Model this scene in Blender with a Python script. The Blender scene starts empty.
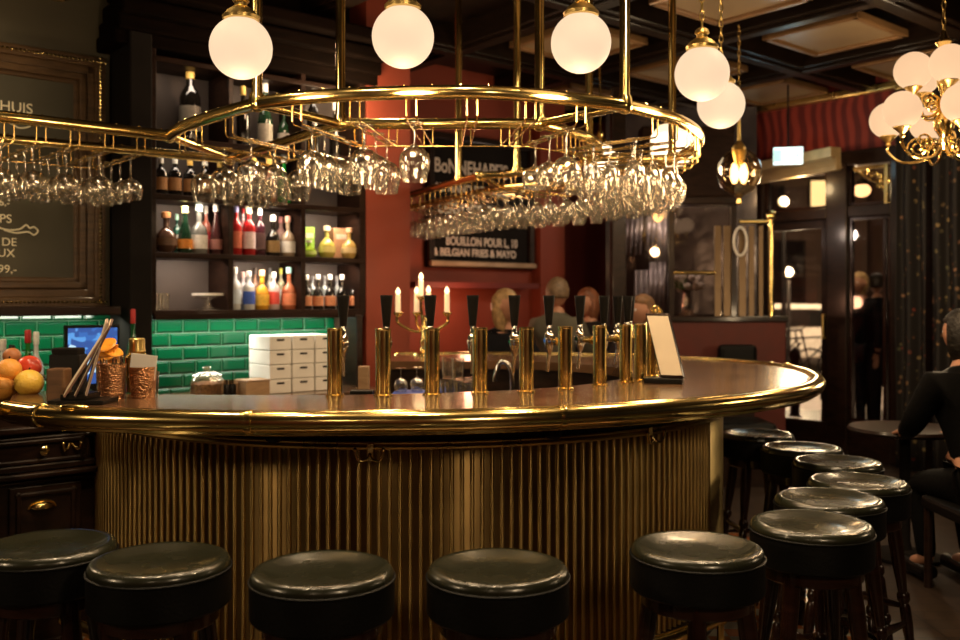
import bpy, math, random
from mathutils import Vector, Matrix
random.seed(7)
PI = math.pi
F = 933.333; CX = 480.0; HY = 300.0; CH = 1.48
sc = bpy.context.scene
COL = sc.collection
U = Vector((math.cos(math.radians(40)), math.sin(math.radians(40)), 0))   # along the back bar wall
V = Vector((-U.y, U.x, 0))                                              # away from the room
M = -V                                                                  # into the room
P1 = Vector((-1.88, 5.40, 0))                                           # shelf front plane, left end

def at(px, py, Y):
    return Vector(((px - CX) / F * Y, Y, CH - (py - HY) / F * Y))
def onz(px, py, z):
    Y = (CH - z) * F / (py - HY)
    return Vector(((px - CX) / F * Y, Y, z))
def hit(px, P, D):
    """where the vertical plane through P along D is crossed by image column px"""
    k = (px - CX) / F
    t = (k * P.y - P.x) / (D.x - k * D.y)
    return P + D * t
def wp(px, d=0.0, py=None):
    """point on the back bar plane, d metres behind the shelf front"""
    p = hit(px, P1 + V * d, U)
    if py is not None:
        p = Vector((p.x, p.y, CH - (py - HY) / F * p.y))
    return p
def tw(px, d=0.0):
    return (wp(px, d) - P1).dot(U)
def W(t, d, z):
    q = P1 + U * t + V * d
    return Vector((q.x, q.y, z))

# ------------------------------------------------------------------ mesh builder
class MB:
    def __init__(s):
        s.v = []; s.f = []; s.mi = []; s.cur = 0
    def add(s, vs, fs):
        b = len(s.v); s.v += [tuple(p) for p in vs]
        s.f += [tuple(b + i for i in f) for f in fs]; s.mi += [s.cur] * len(fs)
        return s
    def box(s, c, size, ax=None, rot=None):
        """c centre, size along (ax, perpendicular, z)"""
        c = Vector(c); hx, hy, hz = size[0] / 2, size[1] / 2, size[2] / 2
        ax = (ax or Vector((1, 0, 0))).normalized()
        if rot is None:
            X, Y, Z = ax, Vector((-ax.y, ax.x, 0)), Vector((0, 0, 1))
        else:
            X, Y, Z = rot @ Vector((1, 0, 0)), rot @ Vector((0, 1, 0)), rot @ Vector((0, 0, 1))
        vs = [c + X * (hx * i) + Y * (hy * j) + Z * (hz * k) for k in (-1, 1) for j in (-1, 1) for i in (-1, 1)]
        return s.add(vs, [(0, 2, 3, 1), (4, 5, 7, 6), (0, 1, 5, 4), (2, 6, 7, 3), (0, 4, 6, 2), (1, 3, 7, 5)])
    def lathe(s, prof, c=(0, 0, 0), n=24, axis=None, closed=False):
        c = Vector(c)
        q = Vector((0, 0, 1)).rotation_difference(Vector(axis)).to_matrix() if axis is not None else Matrix.Identity(3)
        vs = []; rings = []
        for r, z in prof:
            if r < 1e-6:
                rings.append([len(vs)]); vs.append(c + q @ Vector((0, 0, z)))
            else:
                rings.append(list(range(len(vs), len(vs) + n)))
                for i in range(n):
                    a = 2 * PI * i / n
                    vs.append(c + q @ Vector((r * math.cos(a), r * math.sin(a), z)))
        fs = []
        R = rings + ([rings[0]] if closed else [])
        for a, b in zip(R[:-1], R[1:]):
            if len(a) == 1 and len(b) == 1: continue
            for i in range(n):
                j = (i + 1) % n
                if len(a) == 1: fs.append((a[0], b[j], b[i]))
                elif len(b) == 1: fs.append((a[i], a[j], b[0]))
                else: fs.append((a[i], a[j], b[j], b[i]))
        if not closed:
            if len(rings[0]) > 1: fs.append(tuple(reversed(rings[0])))
            if len(rings[-1]) > 1: fs.append(tuple(rings[-1]))
        return s.add(vs, fs)
    def cyl(s, a, b, r, r2=None, n=16):
        a = Vector(a); b = Vector(b); d = b - a
        return s.lathe([(r, 0), (r2 if r2 is not None else r, d.length)], a, n, d)
    def tube(s, pts, r, n=10, closed=False, cap=True):
        pts = [Vector(p) for p in pts]
        m = len(pts); vs = []; nrm = None
        rr = r if callable(r) else (lambda t: r)
        for i, p in enumerate(pts):
            if closed: d = pts[(i + 1) % m] - pts[i - 1]
            else: d = pts[min(i + 1, m - 1)] - pts[max(i - 1, 0)]
            d.normalize()
            if nrm is None:
                nrm = d.orthogonal().normalized()
                if abs(d.z) < .9: nrm = (Vector((0, 0, 1)) - d * d.z).normalized()
            nrm = (nrm - d * nrm.dot(d)).normalized(); bn = d.cross(nrm)
            q = rr(i / max(1, m - 1))
            for k in range(n):
                a = 2 * PI * k / n
                vs.append(p + nrm * (q * math.cos(a)) + bn * (q * math.sin(a)))
        fs = []
        for i in range(m if closed else m - 1):
            for k in range(n):
                j = (i + 1) % m
                fs.append((i * n + k, i * n + (k + 1) % n, j * n + (k + 1) % n, j * n + k))
        if not closed and cap:
            fs.append(tuple(reversed(range(n)))); fs.append(tuple(range((m - 1) * n, m * n)))
        return s.add(vs, fs)
    def sphere(s, c, r, n=20, m=12, sc3=(1, 1, 1)):
        c = Vector(c); vs = []; fs = []
        for j in range(m + 1):
            ph = PI * j / m
            for i in range(n):
                a = 2 * PI * i / n
                vs.append(c + Vector((r * sc3[0] * math.sin(ph) * math.cos(a), r * sc3[1] * math.sin(ph) * math.sin(a), r * sc3[2] * math.cos(ph))))
        for j in range(m):
            for i in range(n):
                k = (i + 1) % n
                fs.append((j * n + i, (j + 1) * n + i, (j + 1) * n + k, j * n + k))
        return s.add(vs, fs)
    def prism(s, poly, z0, z1):
        n = len(poly); vs = [Vector((p[0], p[1], z0)) for p in poly] + [Vector((p[0], p[1], z1)) for p in poly]
        fs = [tuple(reversed(range(n))), tuple(range(n, 2 * n))] + [(i, (i + 1) % n, n + (i + 1) % n, n + i) for i in range(n)]
        return s.add(vs, fs)
    def strip(s, A, B):
        n = len(A)
        return s.add(list(A) + list(B), [(i, i + 1, n + i + 1, n + i) for i in range(n - 1)])
    def build(s, name, mat, parent=None, smooth=True, bevel=0, ang=35):
        me = bpy.data.meshes.new(name); me.from_pydata(s.v, [], s.f)
        mats = mat if isinstance(mat, (list, tuple)) else [mat]
        for m_ in mats: me.materials.append(m_)
        if len(mats) > 1: me.polygons.foreach_set('material_index', s.mi)
        if smooth:
            me.polygons.foreach_set('use_smooth', [True] * len(me.polygons))
            me.set_sharp_from_angle(angle=math.radians(ang))
        me.validate(); me.update()
        o = bpy.data.objects.new(name, me); COL.objects.link(o)
        if bevel:
            b = o.modifiers.new('bevel', 'BEVEL'); b.width = bevel; b.segments = 2; b.limit_method = 'ANGLE'
            b.harden_normals = False
        if parent is not None: put(o, parent)
        return o
def put(o, parent):
    """parent without moving (meshes are written in world space unless the thing is a copied kind)"""
    o.parent = parent
    if not parent.get('_local'):
        o.matrix_parent_inverse = Matrix.Translation(parent.location).inverted() if parent.type == 'EMPTY' else Matrix.Identity(4)
def tag(o, label=None, cat=None, group=None, kind=None):
    if label: o['label'] = label
    if cat: o['category'] = cat
    if group: o['group'] = group
    if kind: o['kind'] = kind
    return o
def thing(name, label, cat, loc=(0, 0, 0), group=None, local=False):
    o = bpy.data.objects.new(name, None); COL.objects.link(o); o.location = loc; o.empty_display_size = .05
    if local: o['_local'] = 1
    return tag(o, label, cat, group)
def struct(name, mb, mat, **k):
    o = mb.build(name, mat, **k); o['kind'] = 'structure'; return o
def copy_tree(o, parent=None):
    c = o.copy(); COL.objects.link(c)
    if parent is not None: c.parent = parent
    for ch in list(o.children): copy_tree(ch, c)
    return c
def spline(P, n=10, closed=False):
    P = [Vector(p) for p in P]; out = []; m = len(P)
    for i in range(m if closed else m - 1):
        if closed: a, b, c, d = P[i - 1], P[i], P[(i + 1) % m], P[(i + 2) % m]
        else: a, b, c, d = P[max(i - 1, 0)], P[i], P[i + 1], P[min(i + 2, m - 1)]
        for k in range(n):
            t = k / n
            out.append(.5 * ((2 * b) + (c - a) * t + (2 * a - 5 * b + 4 * c - d) * t * t + (3 * b - a - 3 * c + d) * t ** 3))
    if not closed: out.append(P[-1])
    return out

# ------------------------------------------------------------------ materials
def newmat(name):
    m = bpy.data.materials.new(name); m.use_nodes = True
    nt = m.node_tree; return m, nt, nt.nodes['Principled BSDF']
def tex(nt, kind, scale=5, **k):
    tc = nt.nodes.new('ShaderNodeTexCoord'); t = nt.nodes.new(kind)
    mp = nt.nodes.new('ShaderNodeMapping'); nt.links.new(tc.outputs['Object'], mp.inputs[0]); nt.links.new(mp.outputs[0], t.inputs['Vector'])
    if 'map' in k: mp.inputs['Scale'].default_value = k.pop('map')
    if 'Scale' in t.inputs: t.inputs['Scale'].default_value = scale
    for a, b in k.items(): t.inputs[a].default_value = b
    return t
def ramp(nt, src, stops):
    r = nt.nodes.new('ShaderNodeValToRGB'); nt.links.new(src, r.inputs[0])
    e = r.color_ramp.elements
    while len(e) < len(stops): e.new(.5)
    for x, (p, c) in zip(e, stops): x.position = p; x.color = (*c, 1)
    return r
def pmat(name, col, rough=.5, metal=0, var=.12, nscale=8, bump=0, bscale=40, coat=0, rvar=.08, spec=.5, **k):
    m, nt, b = newmat(name)
    n = tex(nt, 'ShaderNodeTexNoise', nscale)
    lo = tuple(c * (1 - var) for c in col); hi = tuple(min(1, c * (1 + var)) for c in col)
    r = ramp(nt, n.outputs['Fac'], [(.3, lo), (.7, hi)]); nt.links.new(r.outputs[0], b.inputs['Base Color'])
    if rvar:
        mr = nt.nodes.new('ShaderNodeMapRange'); nt.links.new(n.outputs['Fac'], mr.inputs[0])
        mr.inputs['To Min'].default_value = max(0, rough - rvar); mr.inputs['To Max'].default_value = rough + rvar
        nt.links.new(mr.outputs[0], b.inputs['Roughness'])
    else: b.inputs['Roughness'].default_value = rough
    b.inputs['Metallic'].default_value = metal; b.inputs['Coat Weight'].default_value = coat
    b.inputs['Coat Roughness'].default_value = .08; b.inputs['Specular IOR Level'].default_value = spec
    if bump:
        n2 = tex(nt, 'ShaderNodeTexNoise', bscale); bp = nt.nodes.new('ShaderNodeBump'); bp.inputs['Strength'].default_value = bump
        bp.inputs['Distance'].default_value = .01
        nt.links.new(n2.outputs['Fac'], bp.inputs['Height']); nt.links.new(bp.outputs[0], b.inputs['Normal'])
    for a, v in k.items(): b.inputs[a.replace('_', ' ')].default_value = v
    return m
def wood(name, c0, c1, rough=.3, coat=.3, scale=6, mp=(1, 1, 6), bump=.05):
    m, nt, b = newmat(name)
    n = tex(nt, 'ShaderNodeTexNoise', scale, map=mp, Detail=8.0, Distortion=1.2)
    r = ramp(nt, n.outputs['Fac'], [(.3, c0), (.7, c1)]); nt.links.new(r.outputs[0], b.inputs['Base Color'])
    b.inputs['Roughness'].default_value = rough; b.inputs['Coat Weight'].default_value = coat; b.inputs['Coat Roughness'].default_value = .12
    bp = nt.nodes.new('ShaderNodeBump'); bp.inputs['Strength'].default_value = bump; bp.inputs['Distance'].default_value = .01
    nt.links.new(n.outputs['Fac'], bp.inputs['Height']); nt.links.new(bp.outputs[0], b.inputs['Normal'])
    return m
def lowspec(m, v=.12):
    m.node_tree.nodes['Principled BSDF'].inputs['Specular IOR Level'].default_value = v; return m
def emis(name, col, s, base=(.8, .8, .8)):
    m, nt, b = newmat(name)
    b.inputs['Base Color'].default_value = (*base, 1); b.inputs['Emission Color'].default_value = (*col, 1); b.inputs['Emission Strength'].default_value = s
    b.inputs['Roughness'].default_value = .6; b.inputs['Specular IOR Level'].default_value = .15
    n = tex(nt, 'ShaderNodeTexNoise', 6); r = ramp(nt, n.outputs['Fac'], [(.3, tuple(c * .93 for c in col)), (.7, col)])
    nt.links.new(r.outputs[0], b.inputs['Emission Color'])
    return m
def glassmat(name, col=(1, 1, 1), rough=.0, ior=1.45, mix=None):
    m, nt, b = newmat(name)
    b.inputs['Base Color'].default_value = (*col, 1); b.inputs['Transmission Weight'].default_value = 1
    b.inputs['Roughness'].default_value = rough; b.inputs['IOR'].default_value = ior
    n = tex(nt, 'ShaderNodeTexNoise', 3); mr = nt.nodes.new('ShaderNodeMapRange'); nt.links.new(n.outputs['Fac'], mr.inputs[0])
    mr.inputs['To Min'].default_value = rough; mr.inputs['To Max'].default_value = rough + .02; nt.links.new(mr.outputs[0], b.inputs['Roughness'])
    return m
def panemat(name, tint=(.9, .9, .9), refl=.12):
    m, nt, b = newmat(name); nt.nodes.remove(b)
    out = nt.nodes['Material Output']; tr = nt.nodes.new('ShaderNodeBsdfTransparent'); gl = nt.nodes.new('ShaderNodeBsdfGlossy')
    tr.inputs[0].default_value = (*tint, 1); gl.inputs['Roughness'].default_value = .03
    fr = nt.nodes.new('ShaderNodeLayerWeight'); pw = nt.nodes.new('ShaderNodeMath'); pw.operation = 'POWER'; pw.inputs[1].default_value = 4
    nt.links.new(fr.outputs['Facing'], pw.inputs[0])
    ad = nt.nodes.new('ShaderNodeMath'); ad.operation = 'ADD'; ad.inputs[1].default_value = .05 + refl; ad.use_clamp = True
    nt.links.new(pw.outputs[0], ad.inputs[0]); mx = nt.nodes.new('ShaderNodeMixShader')
    nt.links.new(ad.outputs[0], mx.inputs[0]); nt.links.new(tr.outputs[0], mx.inputs[1]); nt.links.new(gl.outputs[0], mx.inputs[2]); nt.links.new(mx.outputs[0], out.inputs[0])
    return m

BRASS = pmat('polished_brass', (.92, .69, .26), .17, 1, var=.06, rvar=.05, bump=.04, bscale=12)
BRASS2 = pmat('aged_brass', (.74, .54, .2), .3, 1, var=.2, rvar=.1, bump=.1, bscale=60)
def brushed(name, col, rough, aniso=.96):
    m = pmat(name, col, rough, 1, var=.12, rvar=.03)
    nt = m.node_tree; b = nt.nodes['Principled BSDF']; b.inputs['Anisotropic'].default_value = aniso
    t = nt.nodes.new('ShaderNodeTangent'); t.direction_type = 'UV_MAP'; t.uv_map = 'UVMap'; nt.links.new(t.outputs[0], b.inputs['Tangent']); return m
def uvz(o, c):
    me = o.data; uv = me.uv_layers.new(name='UVMap')
    for l in me.loops:
        p = me.vertices[l.vertex_index].co; uv.data[l.index].uv = (p.z, math.atan2(p.y - c.y, p.x - c.x) * 3 + math.hypot(p.y - c.y, p.x - c.x) * 8)
    return o
RIBBRASS = brushed('flute_brass', (.60, .43, .16), .35)
COPPER = pmat('hammered_copper', (.5, .25, .12), .25, 1, bump=1, bscale=150)
CHROME = pmat('chrome', (.8, .78, .74), .12, 1, var=.05)
TOPWOOD = wood('counter_wood', (.06, .03, .014), (.15, .076, .036), .22, .3, 4, (1, 1, 1))
DARKWOOD = wood('dark_wood', (.009, .0045, .003), (.026, .012, .007), .34, .25, 6, (1, 1, 4))
SHELFWOOD = wood('shelf_wood', (.011, .005, .003), (.026, .012, .0075), .45, .05)
BROWNWOOD = wood('turned_wood', (.010, .0035, .002), (.03, .010, .005), .22, .5)
CEILWOOD = wood('ceiling_wood', (.006, .0035, .0022), (.015, .008, .0045), .4, .08)
LIGHTWOOD = wood('pale_wood', (.35, .2, .1), (.5, .32, .17), .5, .1)
OLIVE = pmat('olive_paint', (.075, .062, .035), .6, var=.1, nscale=3, bump=.05)
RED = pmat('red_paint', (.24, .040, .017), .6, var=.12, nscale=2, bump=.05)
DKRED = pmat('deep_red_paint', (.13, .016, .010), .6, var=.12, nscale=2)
VINYL = pmat('green_vinyl', (.016, .017, .009), .27, var=.1, bump=.06, bscale=60, coat=.25, spec=.7)
BLACKV = pmat('black_vinyl', (.0025, .0024, .0022), .5, bump=.1, bscale=120, spec=.2)
BLACK = pmat('black_plastic', (.008, .007, .006), .35)
MATTE = pmat('matte_black', (.012, .01, .009), .7)
TAUPE = pmat('taupe_panel', (.085, .067, .058), .5, var=.06)
WHITE = pmat('white_card', (.85, .82, .76), .6, var=.04)
PAPER = pmat('cream_paper', (.8, .68, .5), .6, var=.05)
GLOBE = emis('opal_glass_lit', (1.0, .70, .455), .90, (.06, .05, .04))
GLOBE2 = emis('opal_glass_warm', (1.0, .62, .35), .88, (.06, .05, .04))
BULB = emis('lit_bulb', (1.0, .6, .25), 6)
for _m, _v in ((DARKWOOD, .25), (CEILWOOD, .15), (SHELFWOOD, .10), (BLACK, .2), (MATTE, .08), (TAUPE, .2)): lowspec(_m, _v)
FLAME = emis('candle_bulb', (1.0, .62, .3), 3.0)
CRYSTAL = glassmat('clear_glass')
PANE = panemat('window_pane', refl=-.01)
def thinglass(name):
    m, nt, b = newmat(name); nt.nodes.remove(b)
    out = nt.nodes['Material Output']; tr = nt.nodes.new('ShaderNodeBsdfTransparent'); gl = nt.nodes.new('ShaderNodeBsdfGlossy'); gl.inputs['Color'].default_value = (1, .95, .86, 1)
    tr.inputs[0].default_value = (.95, .95, .94, 1); gl.inputs['Roughness'].default_value = .16
    fr = nt.nodes.new('ShaderNodeLayerWeight'); pw = nt.nodes.new('ShaderNodeMath'); pw.operation = 'POWER'; pw.inputs[1].default_value = 1.8
    nt.links.new(fr.outputs['Facing'], pw.inputs[0])
    n = tex(nt, 'ShaderNodeTexNoise', 22); bp = nt.nodes.new('ShaderNodeBump'); bp.inputs['Strength'].default_value = .5; bp.inputs['Distance'].default_value = .01
    nt.links.new(n.outputs['Fac'], bp.inputs['Height']); nt.links.new(bp.outputs[0], gl.inputs['Normal'])
    ml = nt.nodes.new('ShaderNodeMath'); ml.operation = 'MULTIPLY_ADD'; ml.inputs[1].default_value = 1.0; ml.inputs[2].default_value = .12; ml.use_clamp = True
    nt.links.new(pw.outputs[0], ml.inputs[0]); mx = nt.nodes.new('ShaderNodeMixShader')
    nt.links.new(ml.outputs[0], mx.inputs[0]); nt.links.new(tr.outputs[0], mx.inputs[1]); nt.links.new(gl.outputs[0], mx.inputs[2]); nt.links.new(mx.outputs[0], out.inputs[0])
    return m
CRYSTAL = thinglass('thin_clear_glass')
SMOKE = panemat('smoked_pane', (.7, .65, .62), .03)

# ------------------------------------------------------------------ camera
cam = bpy.data.cameras.new('camera'); co = bpy.data.objects.new('camera', cam); COL.objects.link(co)
co.location = (0, 0, CH); co.rotation_euler = (PI / 2, 0, 0)
cam.lens = 35; cam.sensor_width = 36; cam.shift_y = -20 / 960; cam.clip_start = .05
cam.dof.use_dof = True; cam.dof.focus_distance = 3.25; cam.dof.aperture_fstop = 2.2; cam.dof.aperture_blades = 9
sc.camera = co
sc.view_settings.view_transform = 'Standard'; sc.view_settings.look = 'None'; sc.view_settings.gamma = 1; sc.view_settings.exposure = 0.18
sc.view_settings.use_curve_mapping = False
w = bpy.data.worlds.new('world'); sc.world = w; w.use_nodes = True
w.node_tree.nodes['Background'].inputs[0].default_value = (.012, .009, .008, 1); w.node_tree.nodes['Background'].inputs[1].default_value = .35
sc.cycles.max_bounces = 12; sc.cycles.transmission_bounces = 12; sc.cycles.transparent_max_bounces = 48; sc.cycles.glossy_bounces = 5; sc.cycles.diffuse_bounces = 3
sc.cycles.caustics_refractive = False; sc.cycles.caustics_reflective = False
sc.cycles.sample_clamp_indirect = 6; sc.cycles.use_denoising = True

# ------------------------------------------------------------------ lights
def light(kind, name, loc, power, col=(1, .72, .42), size=.1, target=None, **k):
    l = bpy.data.lights.new(name, kind); l.energy = power; l.color = col
    if kind == 'AREA': l.size = size; l.shape = 'DISK'
    else: l.shadow_soft_size = size
    for a, b in k.items(): setattr(l, a, b)
    o = bpy.data.objects.new(name, l); COL.objects.link(o); o.location = loc
    if target is not None: o.rotation_euler = (Vector(target) - Vector(loc)).to_track_quat('-Z', 'Y').to_euler()
    return o
exec_lights = []

# ------------------------------------------------------------------ room shell
WALLP = P1 + V * .32
CEIL = 3.42
def tiles_floor():
    m, nt, b = newmat('stone_floor')
    br = tex(nt, 'ShaderNodeTexBrick', 2.2); br.inputs['Color1'].default_value = (.05, .032, .02, 1); br.inputs['Color2'].default_value = (.035, .022, .015, 1)
    br.inputs['Mortar'].default_value = (.015, .01, .008, 1); br.inputs['Mortar Size'].default_value = .01; br.offset = 0
    n = tex(nt, 'ShaderNodeTexNoise', 7, Detail=6.0); mx = nt.nodes.new('ShaderNodeMixRGB'); mx.blend_type = 'MULTIPLY'; mx.inputs[0].default_value = .8
    r = ramp(nt, n.outputs['Fac'], [(.3, (.4, .4, .4)), (.7, (1.3, 1.2, 1.1))])
    nt.links.new(br.outputs[0], mx.inputs[1]); nt.links.new(r.outputs[0], mx.inputs[2]); nt.links.new(mx.outputs[0], b.inputs['Base Color'])
    b.inputs['Roughness'].default_value = .45
    return m
mb = MB(); mb.box((0.5, 4.3, -.05), (13, 16.5, .1)); struct('floor', mb, tiles_floor(), smooth=False)
mb = MB(); mb.box((0.5, 4.3, CEIL + .2), (13, 16.5, .1)); struct('ceiling', mb, CEILWOOD, smooth=False)
# back bar wall from far left to the red pier, red pier, then sign wall
tp = tw(410); t365 = tw(365) + .01
def wallslab(name, a, b, z0, z1, mat, th=.1):
    a = Vector(a); b = Vector(b); d = (b - a).normalized(); n = Vector((-d.y, d.x, 0))
    mb = MB(); c = (a + b) / 2 + n * (th / 2); mb.box((c.x, c.y, (z0 + z1) / 2), ((b - a).length, th, z1 - z0), d)
    return struct(name, mb, mat, smooth=False)
wallslab('wall_back', W(-3.0, .32, 0), W(t365, .32, 0), 0, CEIL + .2, OLIVE)
# red pier : front face in the shelf plane, 0.5 deep
pier = W(t365, 0.0, 0); pierR = W(tp, 0, 0)
mb = MB()
poly = [pier, pierR, pierR + V * 1.9 , pier + V * 1.9]
mb.prism([(p.x, p.y) for p in poly], 0, CEIL + .2); struct('wall_pier', mb, RED, smooth=False)
SB = Vector((-.483, 8.2, 0))           # board wall at x=425
sb0 = hit(395, SB, U); sb1 = hit(532, SB, U); sb2 = hit(556, SB, U)
wallslab('wall_sign', sb0, sb2, 0, CEIL + .2, RED)
# pilaster at the right of the sign
wallslab('wall_pilaster', sb1 - V * .12, sb2 - V * .12, 0, CEIL + .2, RED, .12)
sb3 = sb2 + U * .0 + V * .55; sb4 = at(624, 300, 10.3)
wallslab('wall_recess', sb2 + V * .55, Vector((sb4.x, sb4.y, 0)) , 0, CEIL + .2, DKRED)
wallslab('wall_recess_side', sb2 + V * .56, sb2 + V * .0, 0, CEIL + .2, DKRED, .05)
# thin ledge above the lit lower band of the sign wall
l0 = hit(408, SB - V * .12, U); l1 = hit(531, SB - V * .12, U)
mb = MB(); c = (l0 + l1) / 2; mb.box((c.x, c.y, 1.61), ((l1 - l0).length, .22, .05), U)
struct('trim_1', mb, DKRED, smooth=False)
# window wall
Q = Vector((2.75, 9.5, 0)); R = -V
def qp(px, d=0.0): return hit(px, Q + U * d, R)
def qt(px): return (qp(px) - Q).dot(R)
def QW(t, d, z):
    p = Q + R * t + U * d; return Vector((p.x, p.y, z))
def zq(px, py):
    return CH - (py - HY) / F * qp(px).y
def qbox(mb, x0, x1, z0, z1, d0, d1):
    t0, t1 = x0, x1
    c = QW((t0 + t1) / 2, (d0 + d1) / 2, (z0 + z1) / 2); mb.box(c, (abs(t1 - t0), abs(d1 - d0), z1 - z0), R)
FRZ0, FRZ1 = 2.86, 3.36
def moire():
    m, nt, b = newmat('red_moire')
    wv = tex(nt, 'ShaderNodeTexWave', 4.5, Distortion=11.0, Detail=1.0); wv.inputs['Detail Scale'].default_value = .35
    r = ramp(nt, wv.outputs['Fac'], [(.3, (.11, .012, .010)), (.75, (.26, .035, .022))]); nt.links.new(r.outputs[0], b.inputs['Base Color']); b.inputs['Roughness'].default_value = .5
    return m
mb = MB(); qbox(mb, -2.4, 4.5, FRZ0, CEIL + .2, 0, .2); struct('wall_window', mb, moire(), smooth=False)
mb = MB(); qbox(mb, -2.4, 4.5, FRZ1, FRZ1 + .07, -.08, 0); struct('trim_2', mb, BRASS2, bevel=.015)
mb = MB(); qbox(mb, -2.4, 4.5, 2.72, FRZ0, -.05, .2); struct('trim_3', mb, DARKWOOD, bevel=.01)
cA = at(748, 174, 9.3); cB = at(836, 157, 8.2); cB.z = cA.z; cd = (cB - cA).normalized(); cm = (cA + cB) / 2; cn = Vector((cd.y, -cd.x, 0)); mb = MB()
mb.box(cm + Vector((0, 0, .045)), ((cB - cA).length, .12, .09), cd)
for i in range(4): mb.box(cm - cn * (.012 * i) + Vector((0, 0, -.012 - i * .024)), ((cB - cA).length, .10, .012), cd)
mb.box(cm - cn * .03 + Vector((0, 0, -.05)), ((cB - cA).length, .06, .12), cd)
struct('trim_4', mb, pmat('gilt_cornice', (.6, .42, .2), .45, .2), bevel=.008)
# window frame wood
ztb = zq(860, 212)
mb = MB()
for x0, x1 in ((742, 766), (829, 850), (893, 903)): qbox(mb, qt(x0), qt(x1), 0, 2.75, -.06, .1)
qbox(mb, qt(766), qt(829), ztb - .05, ztb + .06, -.05, .08); qbox(mb, qt(850), qt(893), ztb - .05, ztb + .06, -.05, .08)
qbox(mb, qt(766), qt(829), 0.0, .33, -.04, .06); qbox(mb, qt(850), qt(893), 0.0, .36, -.04, .06)
struct('trim_5', mb, DARKWOOD, smooth=False, bevel=.012)
mb = MB(); qbox(mb, 1.52, 4.5, 0, 2.75, 0, .2); struct('wall_side', mb, DARKWOOD, smooth=False)
mb = MB(); qbox(mb, -2.4, qt(742), 0, 2.75, 0, .2); struct('wall_corner', mb, DKRED, smooth=False)
def winframe(n, x0, x1, z0, z1, rail=None):
    r = bpy.data.objects.new('window_%d' % n, None); COL.objects.link(r); r['kind'] = 'structure'
    mb = MB(); a, b = qt(x0), qt(x1); s = .025
    qbox(mb, a, a + s, z0, z1, -.02, .03); qbox(mb, b - s, b, z0, z1, -.02, .03); qbox(mb, a, b, z0, z0 + s, -.02, .03); qbox(mb, a, b, z1 - s, z1, -.02, .03)
    if rail: qbox(mb, qt(rail), qt(rail) + .025, z0, z1, -.02, .03)
    mb.build('window_frame', BROWNWOOD, r, smooth=False)
    mb = MB(); qbox(mb, a, b, z0, z1, .0, .006); mb.build('window_glass', PANE, r, smooth=False)
winframe(1, 766, 829, ztb + .06, 2.70); winframe(2, 850, 893, ztb + .06, 2.70); winframe(3, 850, 893, .36, ztb - .05, 884)
d = bpy.data.objects.new('door_1', None); COL.objects.link(d); d['kind'] = 'structure'
mb = MB(); a, b = qt(766), qt(829)
for q in (a, b - .06): qbox(mb, q, q + .06, .33, ztb - .05, -.03, .03)
qbox(mb, a, b, ztb - .13, ztb - .05, -.03, .03); mb.build('door_frame', DARKWOOD, d, smooth=False)
mb = MB(); qbox(mb, a + .06, b - .06, .33, ztb - .1, 0, .006); mb.build('door_glass', PANE, d, smooth=False)
mb = MB(); p = QW(b - .03, -.06, 1.12); mb.cyl(p, p + Vector((0, 0, .22)), .012); mb.cyl(p, p + U * .05, .008); mb.cyl(p + Vector((0, 0, .22)), p + U * .05 + Vector((0, 0, .22)), .008)
mb.build('door_handle', BRASS2, d)
# rear of the room behind the camera
wallslab('wall_rear', (6.5, -3.9, 0), (-5.5, -3.9, 0), 0, CEIL + .2, DKRED)
# ceiling coffers on a grid turned with the room
G0 = Vector((1.63, 6.07, 0)); PU, PV = 1.30, 1.37
lo_c = CEIL - .02
mb = MB(); LU, LV = 11, 11
ctr = G0
for i in range(-4, 5):
    c = G0 + U * ((i + .5) * PU); mb.box((c.x, c.y, CEIL + .08), (.20, 13, .20), U)
    mb.box((c.x, c.y, CEIL - .03), (.11, 13, .03), U)
for j in range(-6, 4):
    c = G0 + V * ((j + .5) * PV); mb.box((c.x, c.y, CEIL + .075), (.20, 12, .20), V)
    mb.box((c.x, c.y, CEIL - .035), (.11, 12, .03), V)
struct('trim_6', mb, CEILWOOD, smooth=False, bevel=.01)
CREAM = pmat('cream_ceiling_panel', (.28, .20, .11), .35, var=.1, nscale=3, coat=.3)
cells = [(i, j) for i in range(-2, 4) for j in range(-3, 4)]
k = 0
for i, j in cells:
    c = G0 + U * (i * PU) + V * (j * PV)
    px = CX + c.x / c.y * F if c.y > .5 else -999
    if c.y > 2 and not (px > 500 and px < 1100): continue
    if c.y <= 2 : continue
    k += 1
    p = bpy.data.objects.new('ceiling_panel', None); COL.objects.link(p); p['kind'] = 'structure'
    s = .66
    mb = MB(); mb.box((c.x, c.y, CEIL + .03), (s, s, .03), U); mb.build('panel', CREAM, p, smooth=False)
    mb = MB()
    for q in (-1, 1):
        e = c + U * (q * (s / 2 + .02)); mb.box((e.x, e.y, CEIL + .02), (.05, s + .09, .06), U)
        e = c + V * (q * (s / 2 + .02)); mb.box((e.x, e.y, CEIL + .02), (.05, s + .09, .06), V)
    mb.build('panel_molding', BRASS2 if False else pmat('gilt_brown', (.22, .12, .05), .35, .3), p, smooth=False, bevel=.01)

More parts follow.
